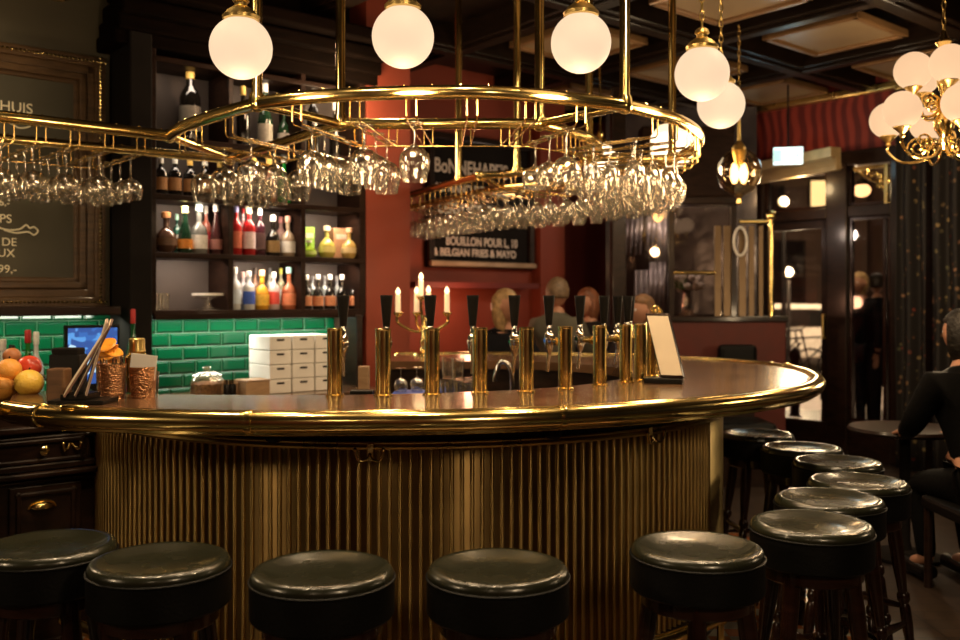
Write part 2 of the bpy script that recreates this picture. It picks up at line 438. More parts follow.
# ------------------------------------------------------------------ outside
def streetmat():
    m, nt, b = newmat('street_paving')
    n = tex(nt, 'ShaderNodeTexNoise', .5, Detail=5.0); r = ramp(nt, n.outputs['Fac'], [(.3, (.3, .24, .19)), (.7, (.48, .4, .33))]); nt.links.new(r.outputs[0], b.inputs['Base Color']); b.inputs['Roughness'].default_value = .6
    return m
mb = MB(); mb.box((14, 26, -.12), (44, 34, .1), U); o = struct('street', mb, streetmat(), smooth=False)
def facademat(nm, c):
    return pmat(nm, c, .8, var=.2, nscale=1)
WARMWIN = emis('lit_house_window', (1.0, .62, .22), 1.6)
def house(name, c, wd, ht, dp, col, label, lit):
    r = thing(name, label, 'building', (c[0], c[1], -.07))
    ax = Vector((1, 0, 0)); mb = MB(); mb.box((c[0], c[1] + dp / 2, ht / 2 - .07), (wd, dp, ht)); mb.build('house_wall', facademat('facade', col), r, smooth=False)
    for (x, z, w_, h_, on) in lit:
        mb = MB(); mb.box((c[0] + x, c[1] - .01, z), (w_, .08, h_)); f = mb.build('window_frame', DARKWOOD, r, smooth=False)
        mb = MB(); mb.box((c[0] + x, c[1] - .06, z), (w_ - .16, .04, h_ - .16)); mb.build('window_pane', WARMWIN if on else PANE, f, smooth=False)
house('townhouse', (8.6, 27), 5.2, 11, 6, (.12, .07, .045), 'dark brick townhouse with small lit windows across the street, seen through the door glass',
      [(-1.6, 2.3, .5, .9, 1), (-.9, 2.3, .3, .5, 1), (.2, 2.2, 1.2, 2, 0), (1.7, 2.5, .5, .9, 1), (-1.4, 5.6, .9, .8, 0), (.5, 5.4, .6, .6, 1), (1.9, 5.8, 1.1, 1.4, 1), (1.3, 4.55, .85, .9, 1), (-.1, 4.4, .6, .8, 0)])
house('shopfront_house', (13.6, 26), 4.6, 10, 6, (.10, .05, .035), 'reddish brick house across the street, seen through the narrow side window',
      [(-1.2, 5.0, .9, 1.2, 0), (.8, 2.2, 2.0, 1.6, 0)])
# parked van across the street (pale band in the glass)
vr = thing('parked_car', 'pale car parked across the street behind the bicycles', 'car', (6.9, 20.5, -.07))
mb = MB(); prof = [(-2.1, .25), (2.1, .25), (2.15, .7), (1.3, .85), (.7, 1.38), (-1.2, 1.42), (-1.9, .95), (-2.15, .8)]
n = len(prof); mb.add([(6.9 + x, 19.7, z) for x, z in prof] + [(6.9 + x, 21.4, z) for x, z in prof], [tuple(range(n)), tuple(reversed(range(n, 2 * n)))] + [(i, i + n, (i + 1) % n + n, (i + 1) % n) for i in range(n)])
mb.build('car_body', pmat('car_paint', (.62, .56, .48), .4, coat=.3), vr, smooth=False, bevel=.06)
mb = MB(); n = 4; q = [(-1.3, .92), (.95, .92), (.6, 1.28), (-1.05, 1.3)]; mb.add([(6.9 + x, 19.68, z) for x, z in q] + [(6.9 + x, 19.72, z) for x, z in q], [(0, 1, 2, 3), (7, 6, 5, 4)] + [(i, i + 4, (i + 1) % 4 + 4, (i + 1) % 4) for i in range(4)]); mb.build('car_window', BLACK, vr, smooth=False)
for dx in (-1.3, 1.35):
    mb = MB(); mb.lathe([(.05, 0), (.29, 0), (.32, .04), (.32, .18), (.29, .22), (.05, .22)], (6.9 + dx, 19.62, .25), 24, (0, 1, 0)); mb.build('wheel', MATTE, vr)
# bicycles
def bicycle(label, c, s=1):
    r = thing('bicycle', label, 'bicycle', (c[0], c[1], -.07)); x, y = c
    for dx in (-.52, .52):
        mb = MB(); mb.tube([(x + dx + .34 * math.cos(a * PI / 12), y, .27 + .34 * math.sin(a * PI / 12)) for a in range(24)], .02, 6, closed=True)
        for a in range(8): mb.cyl((x + dx, y, .27), (x + dx + .33 * math.cos(a * PI / 4), y, .27 + .33 * math.sin(a * PI / 4)), .003, n=5)
        mb.build('wheel', MATTE, r)
    mb = MB()
    for a, b in (((-.52, .27), (-.2, .78)), ((-.2, .78), (.36, .8)), ((-.12, .27), (.36, .72)), ((-.12, .27), (-.24, .9)), ((-.52, .27), (-.12, .27)), ((.52, .27), (.36, .95))): mb.cyl((x + a[0], y, a[1]), (x + b[0], y, b[1]), .018, n=8)
    mb.build('bicycle_frame', MATTE, r)
    mb = MB(); mb.box((x - .25, y, .93), (.26, .14, .05)); mb.build('saddle', BLACK, r, bevel=.02)
    mb = MB(); mb.tube([(x + .3, y - .28, .98), (x + .4, y - .1, 1.02), (x + .4, y + .1, 1.02), (x + .3, y + .28, .98)], .014, 8); mb.build('handlebar', CHROME, r)
bicycle('dark bicycle parked in front of the van, nearer the door hinge side', (5.35, 16.6)); bicycle('dark bicycle parked in front of the van, nearer the door handle side', (6.05, 17.2))
def bollard(label, px, Y):
    p = at(px, 300, Y); r = thing('bollard', label, 'bollard', (p.x, p.y, -.07))
    mb = MB(); mb.lathe([(.09, 0), (.09, .1), (.06, .13), (.05, .8), (.07, .84), (.07, .88), (.04, .93), (0, .98)], (p.x, p.y, -.07), 14); mb.build('post', MATTE, r)
    mb = MB(); mb.lathe([(.062, .55), (.062, .66)], (p.x, p.y, -.07), 14); mb.build('reflector_band', BRASS2, r)
bollard('short street bollard outside the door, close to the glass', 795, 11.6); bollard('dark street bollard further off beside the bicycles', 826, 14.5)
def streetlamp(label, p, pw):
    r = thing('street_lamp', label, 'street lamp', (p[0], p[1], -.07), 'street lamps across the road')
    mb = MB(); mb.lathe([(.1, 0), (.1, .3), (.05, .4), (.04, p[2])], (p[0], p[1], -.07), 10); mb.build('pole', MATTE, r)
    mb = MB(); mb.sphere((p[0], p[1], p[2] + .1), .10, 14, 8); mb.build('lamp_globe', emis('street_lamp_glass', (1, .6, .15), 1.6), r)
    light('POINT', 'street_light', (p[0], p[1] - .4, p[2] + .1), pw, (1, .72, .42), .2)
streetlamp('street lamp with round yellow head seen low through the door glass', (6.28, 19, 1.95), 220)
streetlamp('street lamp with round yellow head seen through the transom glass', (5.92, 18.2, 3.3), 160)
light('AREA', 'street_fill', (7, 14, 6), 700, (1, .72, .5), 5, (7, 15, 0))  # added area light that brightens the road, no fixture of its own
# outdoor wall lantern by the side pane
p = qp(862, .5); lz = 2.55
r = thing('wall_lantern', 'glowing round lantern outside the upper side window', 'lamp', (p.x, p.y, lz))
mb = MB(); mb.sphere((p.x, p.y, lz), .075, 18, 10, (1.1, 1.1, .9)); mb.build('lantern_glass', emis('lantern_glow', (1, .5, .2), 2.6), r)
mb = MB(); mb.lathe([(.02, .12), (.06, .08), (.05, .05)], (p.x, p.y, lz), 14); mb.cyl((p.x, p.y, lz + .1), (p.x, p.y, 3.3), .008); mb.build('lantern_cap', MATTE, r)

# ------------------------------------------------------------------ back bar shelving
tA, tB, tC, tD = 0.0, tw(231), tw(303.5), tw(364)
zr = [1.42, 1.76, 2.10, 2.44, 2.90]
bs = thing('back_bar_shelving', 'tall dark wooden back bar shelving of lit cells full of bottles', 'shelving', W(0, 0, 0))
for t, wd in ((tA - .02, .06), (tB, .035), (tC, .035), (tD - .01, .05)):
    mb = MB(); mb.box(W(t, .15, 2.18), (wd, .30, 1.56), U); mb.build('stile', SHELFWOOD, bs, smooth=False, bevel=.006)
for z in zr:
    mb = MB(); mb.box(W((tA + tD) / 2, .15, z - .0175), (tD - tA + .02, .305, .035), U); mb.build('shelf_board', SHELFWOOD, bs, smooth=False, bevel=.006)
mb = MB(); mb.box(W((tA + tD) / 2, .295, 2.15), (tD - tA, .015, 1.5), U); mb.build('back_panel', TAUPE, bs, smooth=False)
mb = MB()
for i, (dd, z) in enumerate(((.0, 2.95), (-.05, 3.02), (-.11, 3.1), (-.18, 3.2))):
    mb.box(W((tA + tD) / 2 - .06, dd + .16, z + .03), (tD - tA + .34, .34, .09), U)
mb.build('crown_molding', lowspec(wood('crown_wood', (.003, .0016, .001), (.007, .0035, .002), .8, .0), .04), bs, smooth=False, bevel=.015)
mb = MB(); mb.box(W(-.09, .14, 2.0), (.13, .34, 2.4), U); mb.build('side_pillar', MATTE, bs, smooth=False, bevel=.01)
mb = MB(); mb.box(W((tA + tD) / 2, .02, 1.385), (tD - tA, .05, .04), U); mb.build('lower_rail', SHELFWOOD, bs, smooth=False, bevel=.005)
mb = MB(); q = W(tD - .05, .12, 0)
mb.box((q.x, q.y, 1.13), (.05, .3, .5), U); mb.build('support_bracket', DARKWOOD, bs, smooth=False, bevel=.01)
# cell lamps
ci = 0
for a, b in ((tA, tB), (tB, tC), (tC, tD)):
    for zi, z in enumerate(zr[1:]):
        pw = (1.7, 1.6, .4, .45)[zi]
        o = light('AREA', 'cell_light', W((a + b) / 2, .045, z - .05), pw, (1, .8, .62), .1, W((a + b) / 2, .22, z - .4)); o.data.shape = 'RECTANGLE'; o.data.size = .3; o.data.size_y = .03
# tiles
def tilemat():
    m, nt, b = newmat('green_tiles')
    tc = nt.nodes.new('ShaderNodeTexCoord'); mp = nt.nodes.new('ShaderNodeMapping'); br = nt.nodes.new('ShaderNodeTexBrick')
    nt.links.new(tc.outputs['UV'], mp.inputs[0]); nt.links.new(mp.outputs[0], br.inputs['Vector'])
    br.inputs['Scale'].default_value = 1; br.inputs['Brick Width'].default_value = .17; br.inputs['Row Height'].default_value = .085; br.inputs['Mortar Size'].default_value = .004; br.inputs['Mortar Smooth'].default_value = .6
    br.inputs['Color1'].default_value = (.0015, .045, .016, 1); br.inputs['Color2'].default_value = (.002, .065, .024, 1); br.inputs['Mortar'].default_value = (.05, .11, .06, 1)
    nt.links.new(br.outputs['Color'], b.inputs['Base Color']); b.inputs['Roughness'].default_value = .13
    br2 = nt.nodes.new('ShaderNodeTexBrick'); nt.links.new(mp.outputs[0], br2.inputs['Vector'])
    br2.inputs['Scale'].default_value = 1; br2.inputs['Brick Width'].default_value = .17; br2.inputs['Row Height'].default_value = .085; br2.inputs['Mortar Size'].default_value = .014; br2.inputs['Mortar Smooth'].default_value = 1
    bp = nt.nodes.new('ShaderNodeBump'); bp.invert = True; bp.inputs['Strength'].default_value = 1; bp.inputs['Distance'].default_value = .012
    nt.links.new(br2.outputs['Fac'], bp.inputs['Height']); nt.links.new(bp.outputs[0], b.inputs['Normal'])
    return m
def uvplane(name, A, B, z0, z1, mat, parent=None):
    A = Vector(A); B = Vector(B); L = (B - A).length
    me = bpy.data.meshes.new(name)
    n = Vector((-(B - A).y, (B - A).x, 0)).normalized() * .012
    vs = [(A.x, A.y, z0), (B.x, B.y, z0), (B.x, B.y, z1), (A.x, A.y, z1)] + [(A.x + n.x, A.y + n.y, z0), (B.x + n.x, B.y + n.y, z0), (B.x + n.x, B.y + n.y, z1), (A.x + n.x, A.y + n.y, z1)]
    me.from_pydata(vs, [], [(0, 1, 2, 3), (5, 4, 7, 6), (0, 4, 5, 1), (3, 2, 6, 7), (0, 3, 7, 4), (1, 5, 6, 2)])
    uv = me.uv_layers.new(name='UVMap')
    co_ = [(0, z0), (L, z0), (L, z1), (0, z1)] * 6
    for l, c in zip(uv.data, co_): l.uv = c
    me.materials.append(mat); o = bpy.data.objects.new(name, me); COL.objects.link(o)
    if parent: put(o, parent)
    return o
o = uvplane('wall_tiles', W(-2.6, .30, 0), W(tD, .30, 0), .905, 1.40, tilemat()); o['kind'] = 'structure'
mb = MB(); mb.box(W(.72, .14, 1.375), (1.35, .03, .012), U); o = mb.build('strip_light', emis('under_shelf', (.95, 1, .85), 5), bs, smooth=False)
o = light('AREA', 'under_shelf_light', W(.7, .16, 1.36), 9, (1, 1, .85), .1, W(.7, .26, .8)); o.data.shape = 'RECTANGLE'; o.data.size = 1.4; o.data.size_y = .04
o = light('AREA', 'under_shelf_light_left', W(-.7, .1, 1.38), 6, (.95, 1, .8), .1, W(-.7, .26, .8)); o.data.shape = 'RECTANGLE'; o.data.size = 1.0; o.data.size_y = .04
# low hood above the left tiles
mb = MB(); mb.box(W(-1.25, .14, 1.42), (2.1, .32, .05), U); struct('trim_7', mb, DARKWOOD, smooth=False, bevel=.008)
# back counter
bc = thing('back_counter', 'dark wooden back counter under the green tiles', 'counter', W(0, 0, 0))
mb = MB(); mb.box(W(-.6, 0.0, .885), (4.05, .62, .035), U); mb.build('countertop', TOPWOOD, bc, smooth=False, bevel=.006)
mb = MB(); mb.box(W(-.6, .03, .43), (4.0, .54, .86), U); mb.build('cabinet_body', DARKWOOD, bc, smooth=False)

# ------------------------------------------------------------------ bottles
GM = {}
def colmat(c, kind='glass'):
    key = (c, kind)
    if key not in GM:
        if kind == 'glass':
            m = pmat('bottle_glass', c, .08, var=.05, rvar=0, coat=.6); b = m.node_tree.nodes['Principled BSDF']; b.inputs['Transmission Weight'].default_value = .2
        else: m = pmat('printed_label', c, .5, var=.12, nscale=60)
        GM[key] = m
    return GM[key]
CLR = (.75, .78, .78); DK = (.012, .010, .008); AMB = (.45, .14, .02); GRN = (.02, .22, .04); REDC = (.45, .02, .02); GOLD = (.7, .45, .1); WH = (.8, .77, .7)
def bottle(label, base, h, r, shape, gc, cc, lc, name='liquor_bottle', group=None, cat='bottle'):
    g = thing(name, label, cat, base, group)
    prof = {'std': [(0, 0), (.92, 0), (1, .02), (1, .56), (.85, .64), (.4, .72), (.34, .76), (.33, .97), (.38, .975), (.38, 1), (0, 1)],
            'wine': [(0, 0), (.95, 0), (1, .02), (1, .6), (.8, .68), (.36, .78), (.34, .98), (.38, 1), (0, 1)],
            'squat': [(0, 0), (.9, 0), (1, .04), (1, .42), (.8, .54), (.36, .62), (.3, .66), (.3, .95), (.36, 1), (0, 1)],
            'round': [(0, 0), (.6, 0), (.9, .1), (1, .27), (.9, .45), (.5, .58), (.27, .64), (.25, .95), (.3, 1), (0, 1)],
            'bulb': [(0, 0), (.9, 0), (1, .05), (.95, .25), (.8, .45), (.42, .66), (.3, .8), (.28, .97), (0, 1)]}[shape]
    mb = MB(); mb.lathe([(a * r, b * h) for a, b in prof], base, 16); mb.build('bottle_body', colmat(gc), g)
    mb = MB(); mb.lathe([(.36 * r + .001, .86 * h), (.42 * r, .865 * h), (.42 * r, 1.0 * h), (.3 * r, 1.015 * h), (0, 1.015 * h)], base, 14); mb.build('cap', colmat(cc, 'lab'), g)
    if lc:
        z0, z1 = {'round': (.18, .36), 'bulb': (.1, .3), 'squat': (.1, .38)}.get(shape, (.14, .48))
        mb = MB(); rr = r * 1.015
        mb.lathe([(rr, z0 * h), (rr, z1 * h)], base, 16); mb.f = mb.f[:-2]; mb.mi = mb.mi[:-2]; mb.build('label', colmat(lc, 'lab'), g)
    return g
def shelf_bottle(x, ytop, wpx, z, d, shape, gc, cc, lc, label):
    p = wp(x, d); base = Vector((p.x, p.y, z)); top = CH - (ytop - HY) / F * p.y
    bottle(label, base, (top - z) / 1.015, wpx * p.y / F / 2, shape, gc, cc, lc)
LB = (.35, .17, .06)
S = [  # x, ytop, width, shelf row, depth, shape, glass, cap, label, text
 (190, 68, 21, 3, .14, 'wine', DK, GOLD, (.3, .28, .24), 'big dark magnum bottle with gold stopper alone in the top left cell'),
 (243, 86, 13, 3, .12, 'std', DK, GOLD, None, 'dark bottle with yellowish cap in the top middle cell'),
 (265, 82, 15, 3, .12, 'squat', (.02, .06, .03), WH, (.5, .47, .4), 'green black bottle with silver white foil in the top middle cell'),
 (284, 100, 13, 3, .2, 'squat', (.03, .1, .04), LB, WH, 'short green bottle beside the foil topped one in the top middle cell'),
 (313, 84, 13, 3, .12, 'std', DK, WH, None, 'dark bottle with white cap at the left of the top right cell'),
 (335, 102, 12, 3, .12, 'squat', DK, WH, None, 'shorter dark bottle with white cap in the top right cell'),
 (161, 158, 13, 2, .1, 'wine', DK, WH, LB, 'dark bottle with brown label at the left of the second shelf cell'),
 (175, 158, 13, 2, .1, 'wine', DK, WH, LB, 'dark bottle with brown label, second from the cabinet edge in the second shelf cell'),
 (190, 160, 13, 2, .1, 'wine', DK, GOLD, LB, 'dark bottle with brown label behind the hanging glasses, third in its cell'),
 (205, 160, 13, 2, .1, 'wine', DK, WH, LB, 'dark bottle with brown label behind the hanging glasses, fourth in its cell'),
 (220, 162, 13, 2, .1, 'wine', DK, GOLD, LB, 'dark bottle with brown label at the right end of its cell'),
 (240, 156, 12, 2, .1, 'std', DK, WH, LB, 'dark bottle at the left of the middle cell above the red bottles'),
 (254, 158, 12, 2, .1, 'std', (.1, .06, .08), GOLD, None, 'dull violet bottle in the middle cell above the red bottles'),
 (269, 158, 14, 2, .1, 'squat', (.35, .12, .05), GOLD, (.3, .14, .08), 'amber brown bottle in the middle cell behind the hanging glasses'),
 (284, 156, 14, 2, .1, 'squat', (.0, .3, .02), WH, None, 'bright green bottle in the middle cell behind the hanging glasses'),
 (166, 212, 22, 1, .1, 'round', (.1, .05, .03), (.35, .15, .05), (.12, .06, .03), 'round fan shaped cognac bottle with brown stopper'),
 (177, 214, 9, 1, .2, 'std', (.02, .12, .08), (.45, .75, .6), WH, 'slim dark bottle with pale green cap behind the cognac'),
 (185, 206, 15, 1, .08, 'bulb', (.01, .04, .02), (.7, .68, .3), (.7, .25, .03), 'dark green bottle with orange label and pale yellow foil'),
 (199, 204, 17, 1, .1, 'squat', (.2, .2, .18), (.55, .65, .6), WH, 'bottle with wide white label beside the orange labelled one'),
 (206, 206, 10, 1, .2, 'std', (.6, .18, .12), WH, REDC, 'pinkish bottle with red patch behind the white labelled one'),
 (216, 204, 13, 1, .1, 'bulb', (.06, .02, .02), WH, (.3, .12, .1), 'dark red bottle with long white neck at the right of its cell'),
 (236, 205, 12, 1, .1, 'std', REDC, (.25, .25, .5), (.6, .15, .08), 'red bottle with bluish cap at the left of the middle cell'),
 (243, 206, 8, 1, .2, 'std', (.6, .3, .3), REDC, (.65, .3, .35), 'pink bottle with bright red cap'),
 (249, 206, 13, 1, .09, 'std', REDC, (.85, .8, .5), (.75, .6, .6), 'red bottle with pale label and cream cap'),
 (260, 208, 11, 1, .1, 'std', (.07, .02, .03), WH, (.1, .05, .05), 'dark wine red bottle with white cap standing alone'),
 (273, 215, 14, 1, .1, 'squat', DK, WH, (.25, .15, .05), 'squat dark bottle with tall white cap'),
 (281, 217, 12, 1, .22, 'std', (.5, .3, .25), (.5, .2, .18), None, 'rosy bottle half hidden between two squat bottles'),
 (288, 216, 15, 1, .1, 'squat', (.4, .3, .2), (.6, .3, .22), WH, 'pale squat bottle with white label and copper cap'),
 (309, 240, 15, 1, .08, 'round', (.4, .65, .05), WH, (.55, .7, .2), 'lime green round bottle in front of the green box'),
 (327, 226, 17, 1, .12, 'round', (.65, .55, .12), (.85, .7, .45), (.7, .6, .2), 'pale gold round bottle left of the tan carton'),
 (349, 228, 16, 1, .08, 'round', (.6, .4, .12), (.85, .5, .3), (.65, .5, .25), 'round honey coloured bottle right of the tan carton'),
 (235, 267, 12, 0, .1, 'std', CLR, WH, (.6, .7, .8), 'clear bottle with white neck, first on the lowest middle shelf'),
 (243, 272, 11, 0, .18, 'std', (.6, .55, .55), (.75, .5, .45), WH, 'clear bottle with pink cap on the lowest middle shelf'),
 (249, 271, 12, 0, .08, 'std', CLR, WH, (.05, .12, .55), 'clear bottle with blue label on the lowest middle shelf'),
 (255, 268, 10, 0, .22, 'std', (.3, .16, .1), (.08, .06, .05), None, 'brown bottle with black cap at the back of the lowest middle shelf'),
 (262, 270, 14, 0, .1, 'squat', (.8, .38, .03), (.8, .5, .3), (.85, .5, .05), 'bright orange bottle on the lowest middle shelf'),
 (270, 268, 9, 0, .22, 'std', (.4, .4, .35), (.1, .1, .1), WH, 'grey bottle with dark cap behind the orange one'),
 (274, 272, 11, 0, .1, 'std', (.75, .6, .6), WH, (.7, .08, .06), 'clear bottle with red and white label next to the orange one'),
 (281, 268, 9, 0, .2, 'std', (.5, .5, .3), (.6, .6, .1), WH, 'clear bottle with yellow green neck at the back of the lowest middle shelf'),
 (289, 267, 15, 0, .1, 'squat', (.5, .14, .06), (.35, .7, .7), (.75, .25, .12), 'reddish bottle with turquoise neck at the right of the lowest middle shelf'),
]
for x, y, w_, row, dd, sh, gc, cc, lc, tx in S: shelf_bottle(x, y, w_, zr[row], dd, sh, gc, cc, lc, tx)
for i, x in enumerate((306.5, 318, 330, 342, 354)):
    nm = ('at the left end', 'second from the left', 'in the middle', 'second from the right', 'at the right end')[i]
    shelf_bottle(x, 274.5, 11, zr[0], .1, 'squat', DK, WH, (.55, .22, .1), 'black bottle with white neck and orange label, %s of its row' % nm)
for i, x in enumerate((312.5, 324.5, 337, 348)):
    nm = ('first', 'second', 'third', 'fourth')[i]
    shelf_bottle(x, 276, 8, zr[0], .22, 'std', (.4, .45, .45), (.3, .3, .3), None, 'thin pale bottle behind the %s gap between the black bottles' % nm)
def carton(label, x0, x1, y0, z, d, col, name='bottle_carton'):
    a, b = wp(x0, d), wp(x1, d); top = CH - (y0 - HY) / F * a.y; c = (a + b) / 2
    g = thing(name, label, 'box', (c.x, c.y, z)); mb = MB(); mb.box((c.x, c.y, (z + top) / 2), ((b - a).length, .07, top - z), U); mb.build('carton_body', colmat(col, 'lab'), g, smooth=False, bevel=.003)
    mb = MB(); q = c + M * .0365; mb.box((q.x, q.y, z + (top - z) * .72), ((b - a).length * .7, .002, (top - z) * .16), U); mb.build('printed_band', colmat((.75, .6, .45), 'lab'), g, smooth=False)
carton('lime green carton standing behind the green round bottle', 301.5, 312, 227, zr[1], .17, (.35, .65, .08))
carton('tan carton standing between the two round gold bottles', 331, 347, 228, zr[1], .2, (.6, .32, .16))
def tumbler(label, p, h, r, group=None, name='tumbler', mat=None):
    g = thing(name, label, 'glass', p, group); mb = MB()
    mb.lathe([(0, 0), (r * .85, 0), (r, h), (r - .002, h), (r * .8, .008), (0, .008)], p, 20); mb.build('glass_body', mat or CRYSTAL, g); return g
for i, (x, dd) in enumerate(((157, .08), (164, .16))):
    p = wp(x, dd); tumbler(('clear tumbler at the front of the empty lower left cell', 'clear tumbler just behind the front one in the lower left cell')[i], (p.x, p.y, zr[0]), .1, .033)
p = wp(208, .12); g = thing('cake_stand', 'glass stand with white rim in the lower left cell', 'stand', (p.x, p.y, zr[0]))
mb = MB(); mb.lathe([(0, 0), (.07, 0), (.07, .008), (.025, .02), (.02, .06), (.09, .075), (.095, .095), (.088, .095), (.085, .08), (0, .078)], (p.x, p.y, zr[0]), 24); mb.build('stand_glass', CRYSTAL, g)
mb = MB(); mb.lathe([(.094, .088), (.097, .088), (.097, .102), (.092, .102)], (p.x, p.y, zr[0]), 24, closed=True); mb.build('stand_rim', WHITE, g)

# white boxes on back counter
Zc = .9025
box_cols = [(252, 269), (269.5, 291.5), (292.5, 314.5), (315.5, 337)]
hgt = .089
for ci, (x0, x1) in enumerate(box_cols):
    if ci == 0: continue
    dd = -.14 if ci else -.1
    a, b = wp(x0, dd), wp(x1, dd)
    for r_ in range(4):
        c = (a + b) / 2
        g = thing('storage_box', 'white storage box, %s in the %s stack from the wooden boxes' % (('lowest', 'second lowest', 'second highest', 'topmost')[r_], ('', 'first', 'second', 'third')[ci]), 'box', (c.x, c.y, Zc + r_ * hgt), 'stacked white boxes on the back counter')
        q = c + V * .14; mb = MB(); mb.box((q.x, q.y, Zc + (r_ + .5) * hgt), ((b - a).length - .004, .28, hgt - .004), U); mb.build('box_body', WHITE, g, smooth=False, bevel=.003)
        if ci: mb = MB(); q = c + M * .0005; mb.box((q.x, q.y, Zc + (r_ + .72) * hgt), (.05, .003, .012), U); mb.build('handle_slot', MATTE, g, smooth=False)
def wbox(label, x0, x1, y0, y1, dd, name='wooden_box', mat=None):
    a, b = wp(x0, dd), wp(x1, dd); z1 = CH - (y0 - HY) / F * a.y; c = (a + b) / 2 + V * .07
    g = thing(name, label, 'box', (c.x, c.y, Zc)); mb = MB(); mb.box((c.x, c.y, (Zc + z1) / 2), ((b - a).length, .14, z1 - Zc), U); mb.build('box_body', mat or LIGHTWOOD, g, smooth=False, bevel=.004)
    mb = MB(); mb.box((c.x, c.y, z1 + .004), ((b - a).length + .006, .146, .008), U); mb.build('box_lid', mat or LIGHTWOOD, g, smooth=False, bevel=.002)
wbox('flat wooden box leaning against the white boxes', 246, 270, 382, 398, -.3)
wbox('small wooden box left of the flat one', 236, 245, 384, 398, -.2)
# jar of biscuits and black jars
p = wp(207, -.25); zb = Zc
g = thing('glass_jar', 'round glass jar of brown nuts with a knobbed lid on the back counter', 'jar', (p.x, p.y, zb))
mb = MB(); mb.lathe([(0, 0), (.088, 0), (.095, .01), (.095, .12), (.075, .14), (.072, .14), (.09, .118), (.09, .012), (0, .01)], (p.x, p.y, zb), 28); mb.build('jar_glass', CRYSTAL, g)
mb = MB(); mb.lathe([(0, .012), (.088, .012), (.088, .10), (.04, .112), (0, .108)], (p.x, p.y, zb), 24); mb.build('nuts', pmat('nuts', (.42, .2, .08), .7, var=.5, nscale=60, bump=1, bscale=70), g)
mb = MB(); mb.lathe([(0, .14), (.082, .14), (.085, .15), (.06, .165), (.02, .17), (.015, .178), (.024, .19), (.015, .2), (0, .2)], (p.x, p.y, zb), 24); mb.build('jar_lid', CRYSTAL, g)
for i, x in enumerate((226, 232)):
    p = wp(x, -.2); g = thing('spice_jar', ('black spice jar next to the nut jar', 'black spice jar next to the small wooden box')[i], 'jar', (p.x, p.y, Zc))
    mb = MB(); mb.lathe([(0, 0), (.022, 0), (.024, .01), (.024, .075), (.018, .085), (0, .085)], (p.x, p.y, Zc), 14); mb.build('jar_body', BLACK, g)
    mb = MB(); mb.lathe([(.02, .085), (.021, .11), (0, .112)], (p.x, p.y, Zc), 14); mb.build('jar_lid', CHROME, g)
for i, (x, c_) in enumerate(((168, (.5, .25, .12)), (178, (.55, .5, .4)))):
    p = wp(x, -.35); g = thing('ramekin', ('small brown bowl behind the copper cup', 'small pale bowl beside the tiles')[i], 'bowl', (p.x, p.y, Zc))
    mb = MB(); mb.lathe([(0, 0), (.03, 0), (.04, .05), (.037, .05), (.028, .006), (0, .006)], (p.x, p.y, Zc), 18); mb.build('bowl_body', colmat(c_, 'lab'), g)
# monitor (POS)
p0, p1 = wp(64, -.30), wp(119, -.30); c = (p0 + p1) / 2; zt = CH - (325 - HY) / F * c.y; zb_ = zt - .32
g = thing('till_monitor', 'black till monitor with glowing blue screen on the back counter', 'monitor', (c.x, c.y, Zc))
mb = MB(); mb.box((c.x, c.y, (zt + zb_) / 2), ((p1 - p0).length, .03, zt - zb_), U); mb.build('monitor_body', BLACK, g, smooth=False, bevel=.004)
def screenmat():
    m, nt, b = newmat('till_screen')
    n = tex(nt, 'ShaderNodeTexVoronoi', 26, map=(1, 1, 1.6)); n.distance = 'CHEBYCHEV'
    r = ramp(nt, n.outputs['Color'], [(.35, (.02, .09, .35)), (.5, (.1, .35, .8)), (.62, (.03, .15, .5)), (.78, (.6, .85, 1))]); r.color_ramp.interpolation = 'CONSTANT'
    nt.links.new(r.outputs[0], b.inputs['Emission Color']); b.inputs['Emission Strength'].default_value = .9; b.inputs['Base Color'].default_value = (.02, .02, .02, 1)
    return m
q = c + M * .0165; mb = MB(); mb.box((q.x, q.y, (zt + zb_) / 2), ((p1 - p0).length - .03, .002, zt - zb_ - .03), U); mb.build('screen', screenmat(), g, smooth=False)
mb = MB(); mb.box((c.x, c.y, (Zc + zb_) / 2), (.08, .04, zb_ - Zc + .01), U); mb.box((c.x, c.y, Zc + .008), (.22, .16, .016), U); mb.build('stand', BLACK, g, smooth=False)
# red/green bottle by post
p = wp(133, -.16); bottle('red capped bottle with red label beside the dark pillar', (p.x, p.y, Zc), .52, .032, 'std', (.02, .12, .04), (.5, .03, .03), (.5, .03, .03))
for i, (x, yt, gc, cc, lc, tx) in enumerate(((28, 331, (.02, .2, .03), REDC, None, 'green bottle with red cap behind the fruit'), (36, 333, CLR, (.8, .85, .8), (.2, .55, .5), 'clear bottle with pale cap behind the fruit'), (12, 346, (.2, .08, .03), DK, None, 'brown bottle with black cap behind the fruit'), (3, 340, CLR, WH, None, 'clear square bottle at the edge of the picture behind the fruit'))):
    p = wp(x, -.35); zt_ = CH - (yt - HY) / F * p.y; bottle(tx, (p.x, p.y, Zc), zt_ - Zc, .036, 'std', gc, cc, lc)

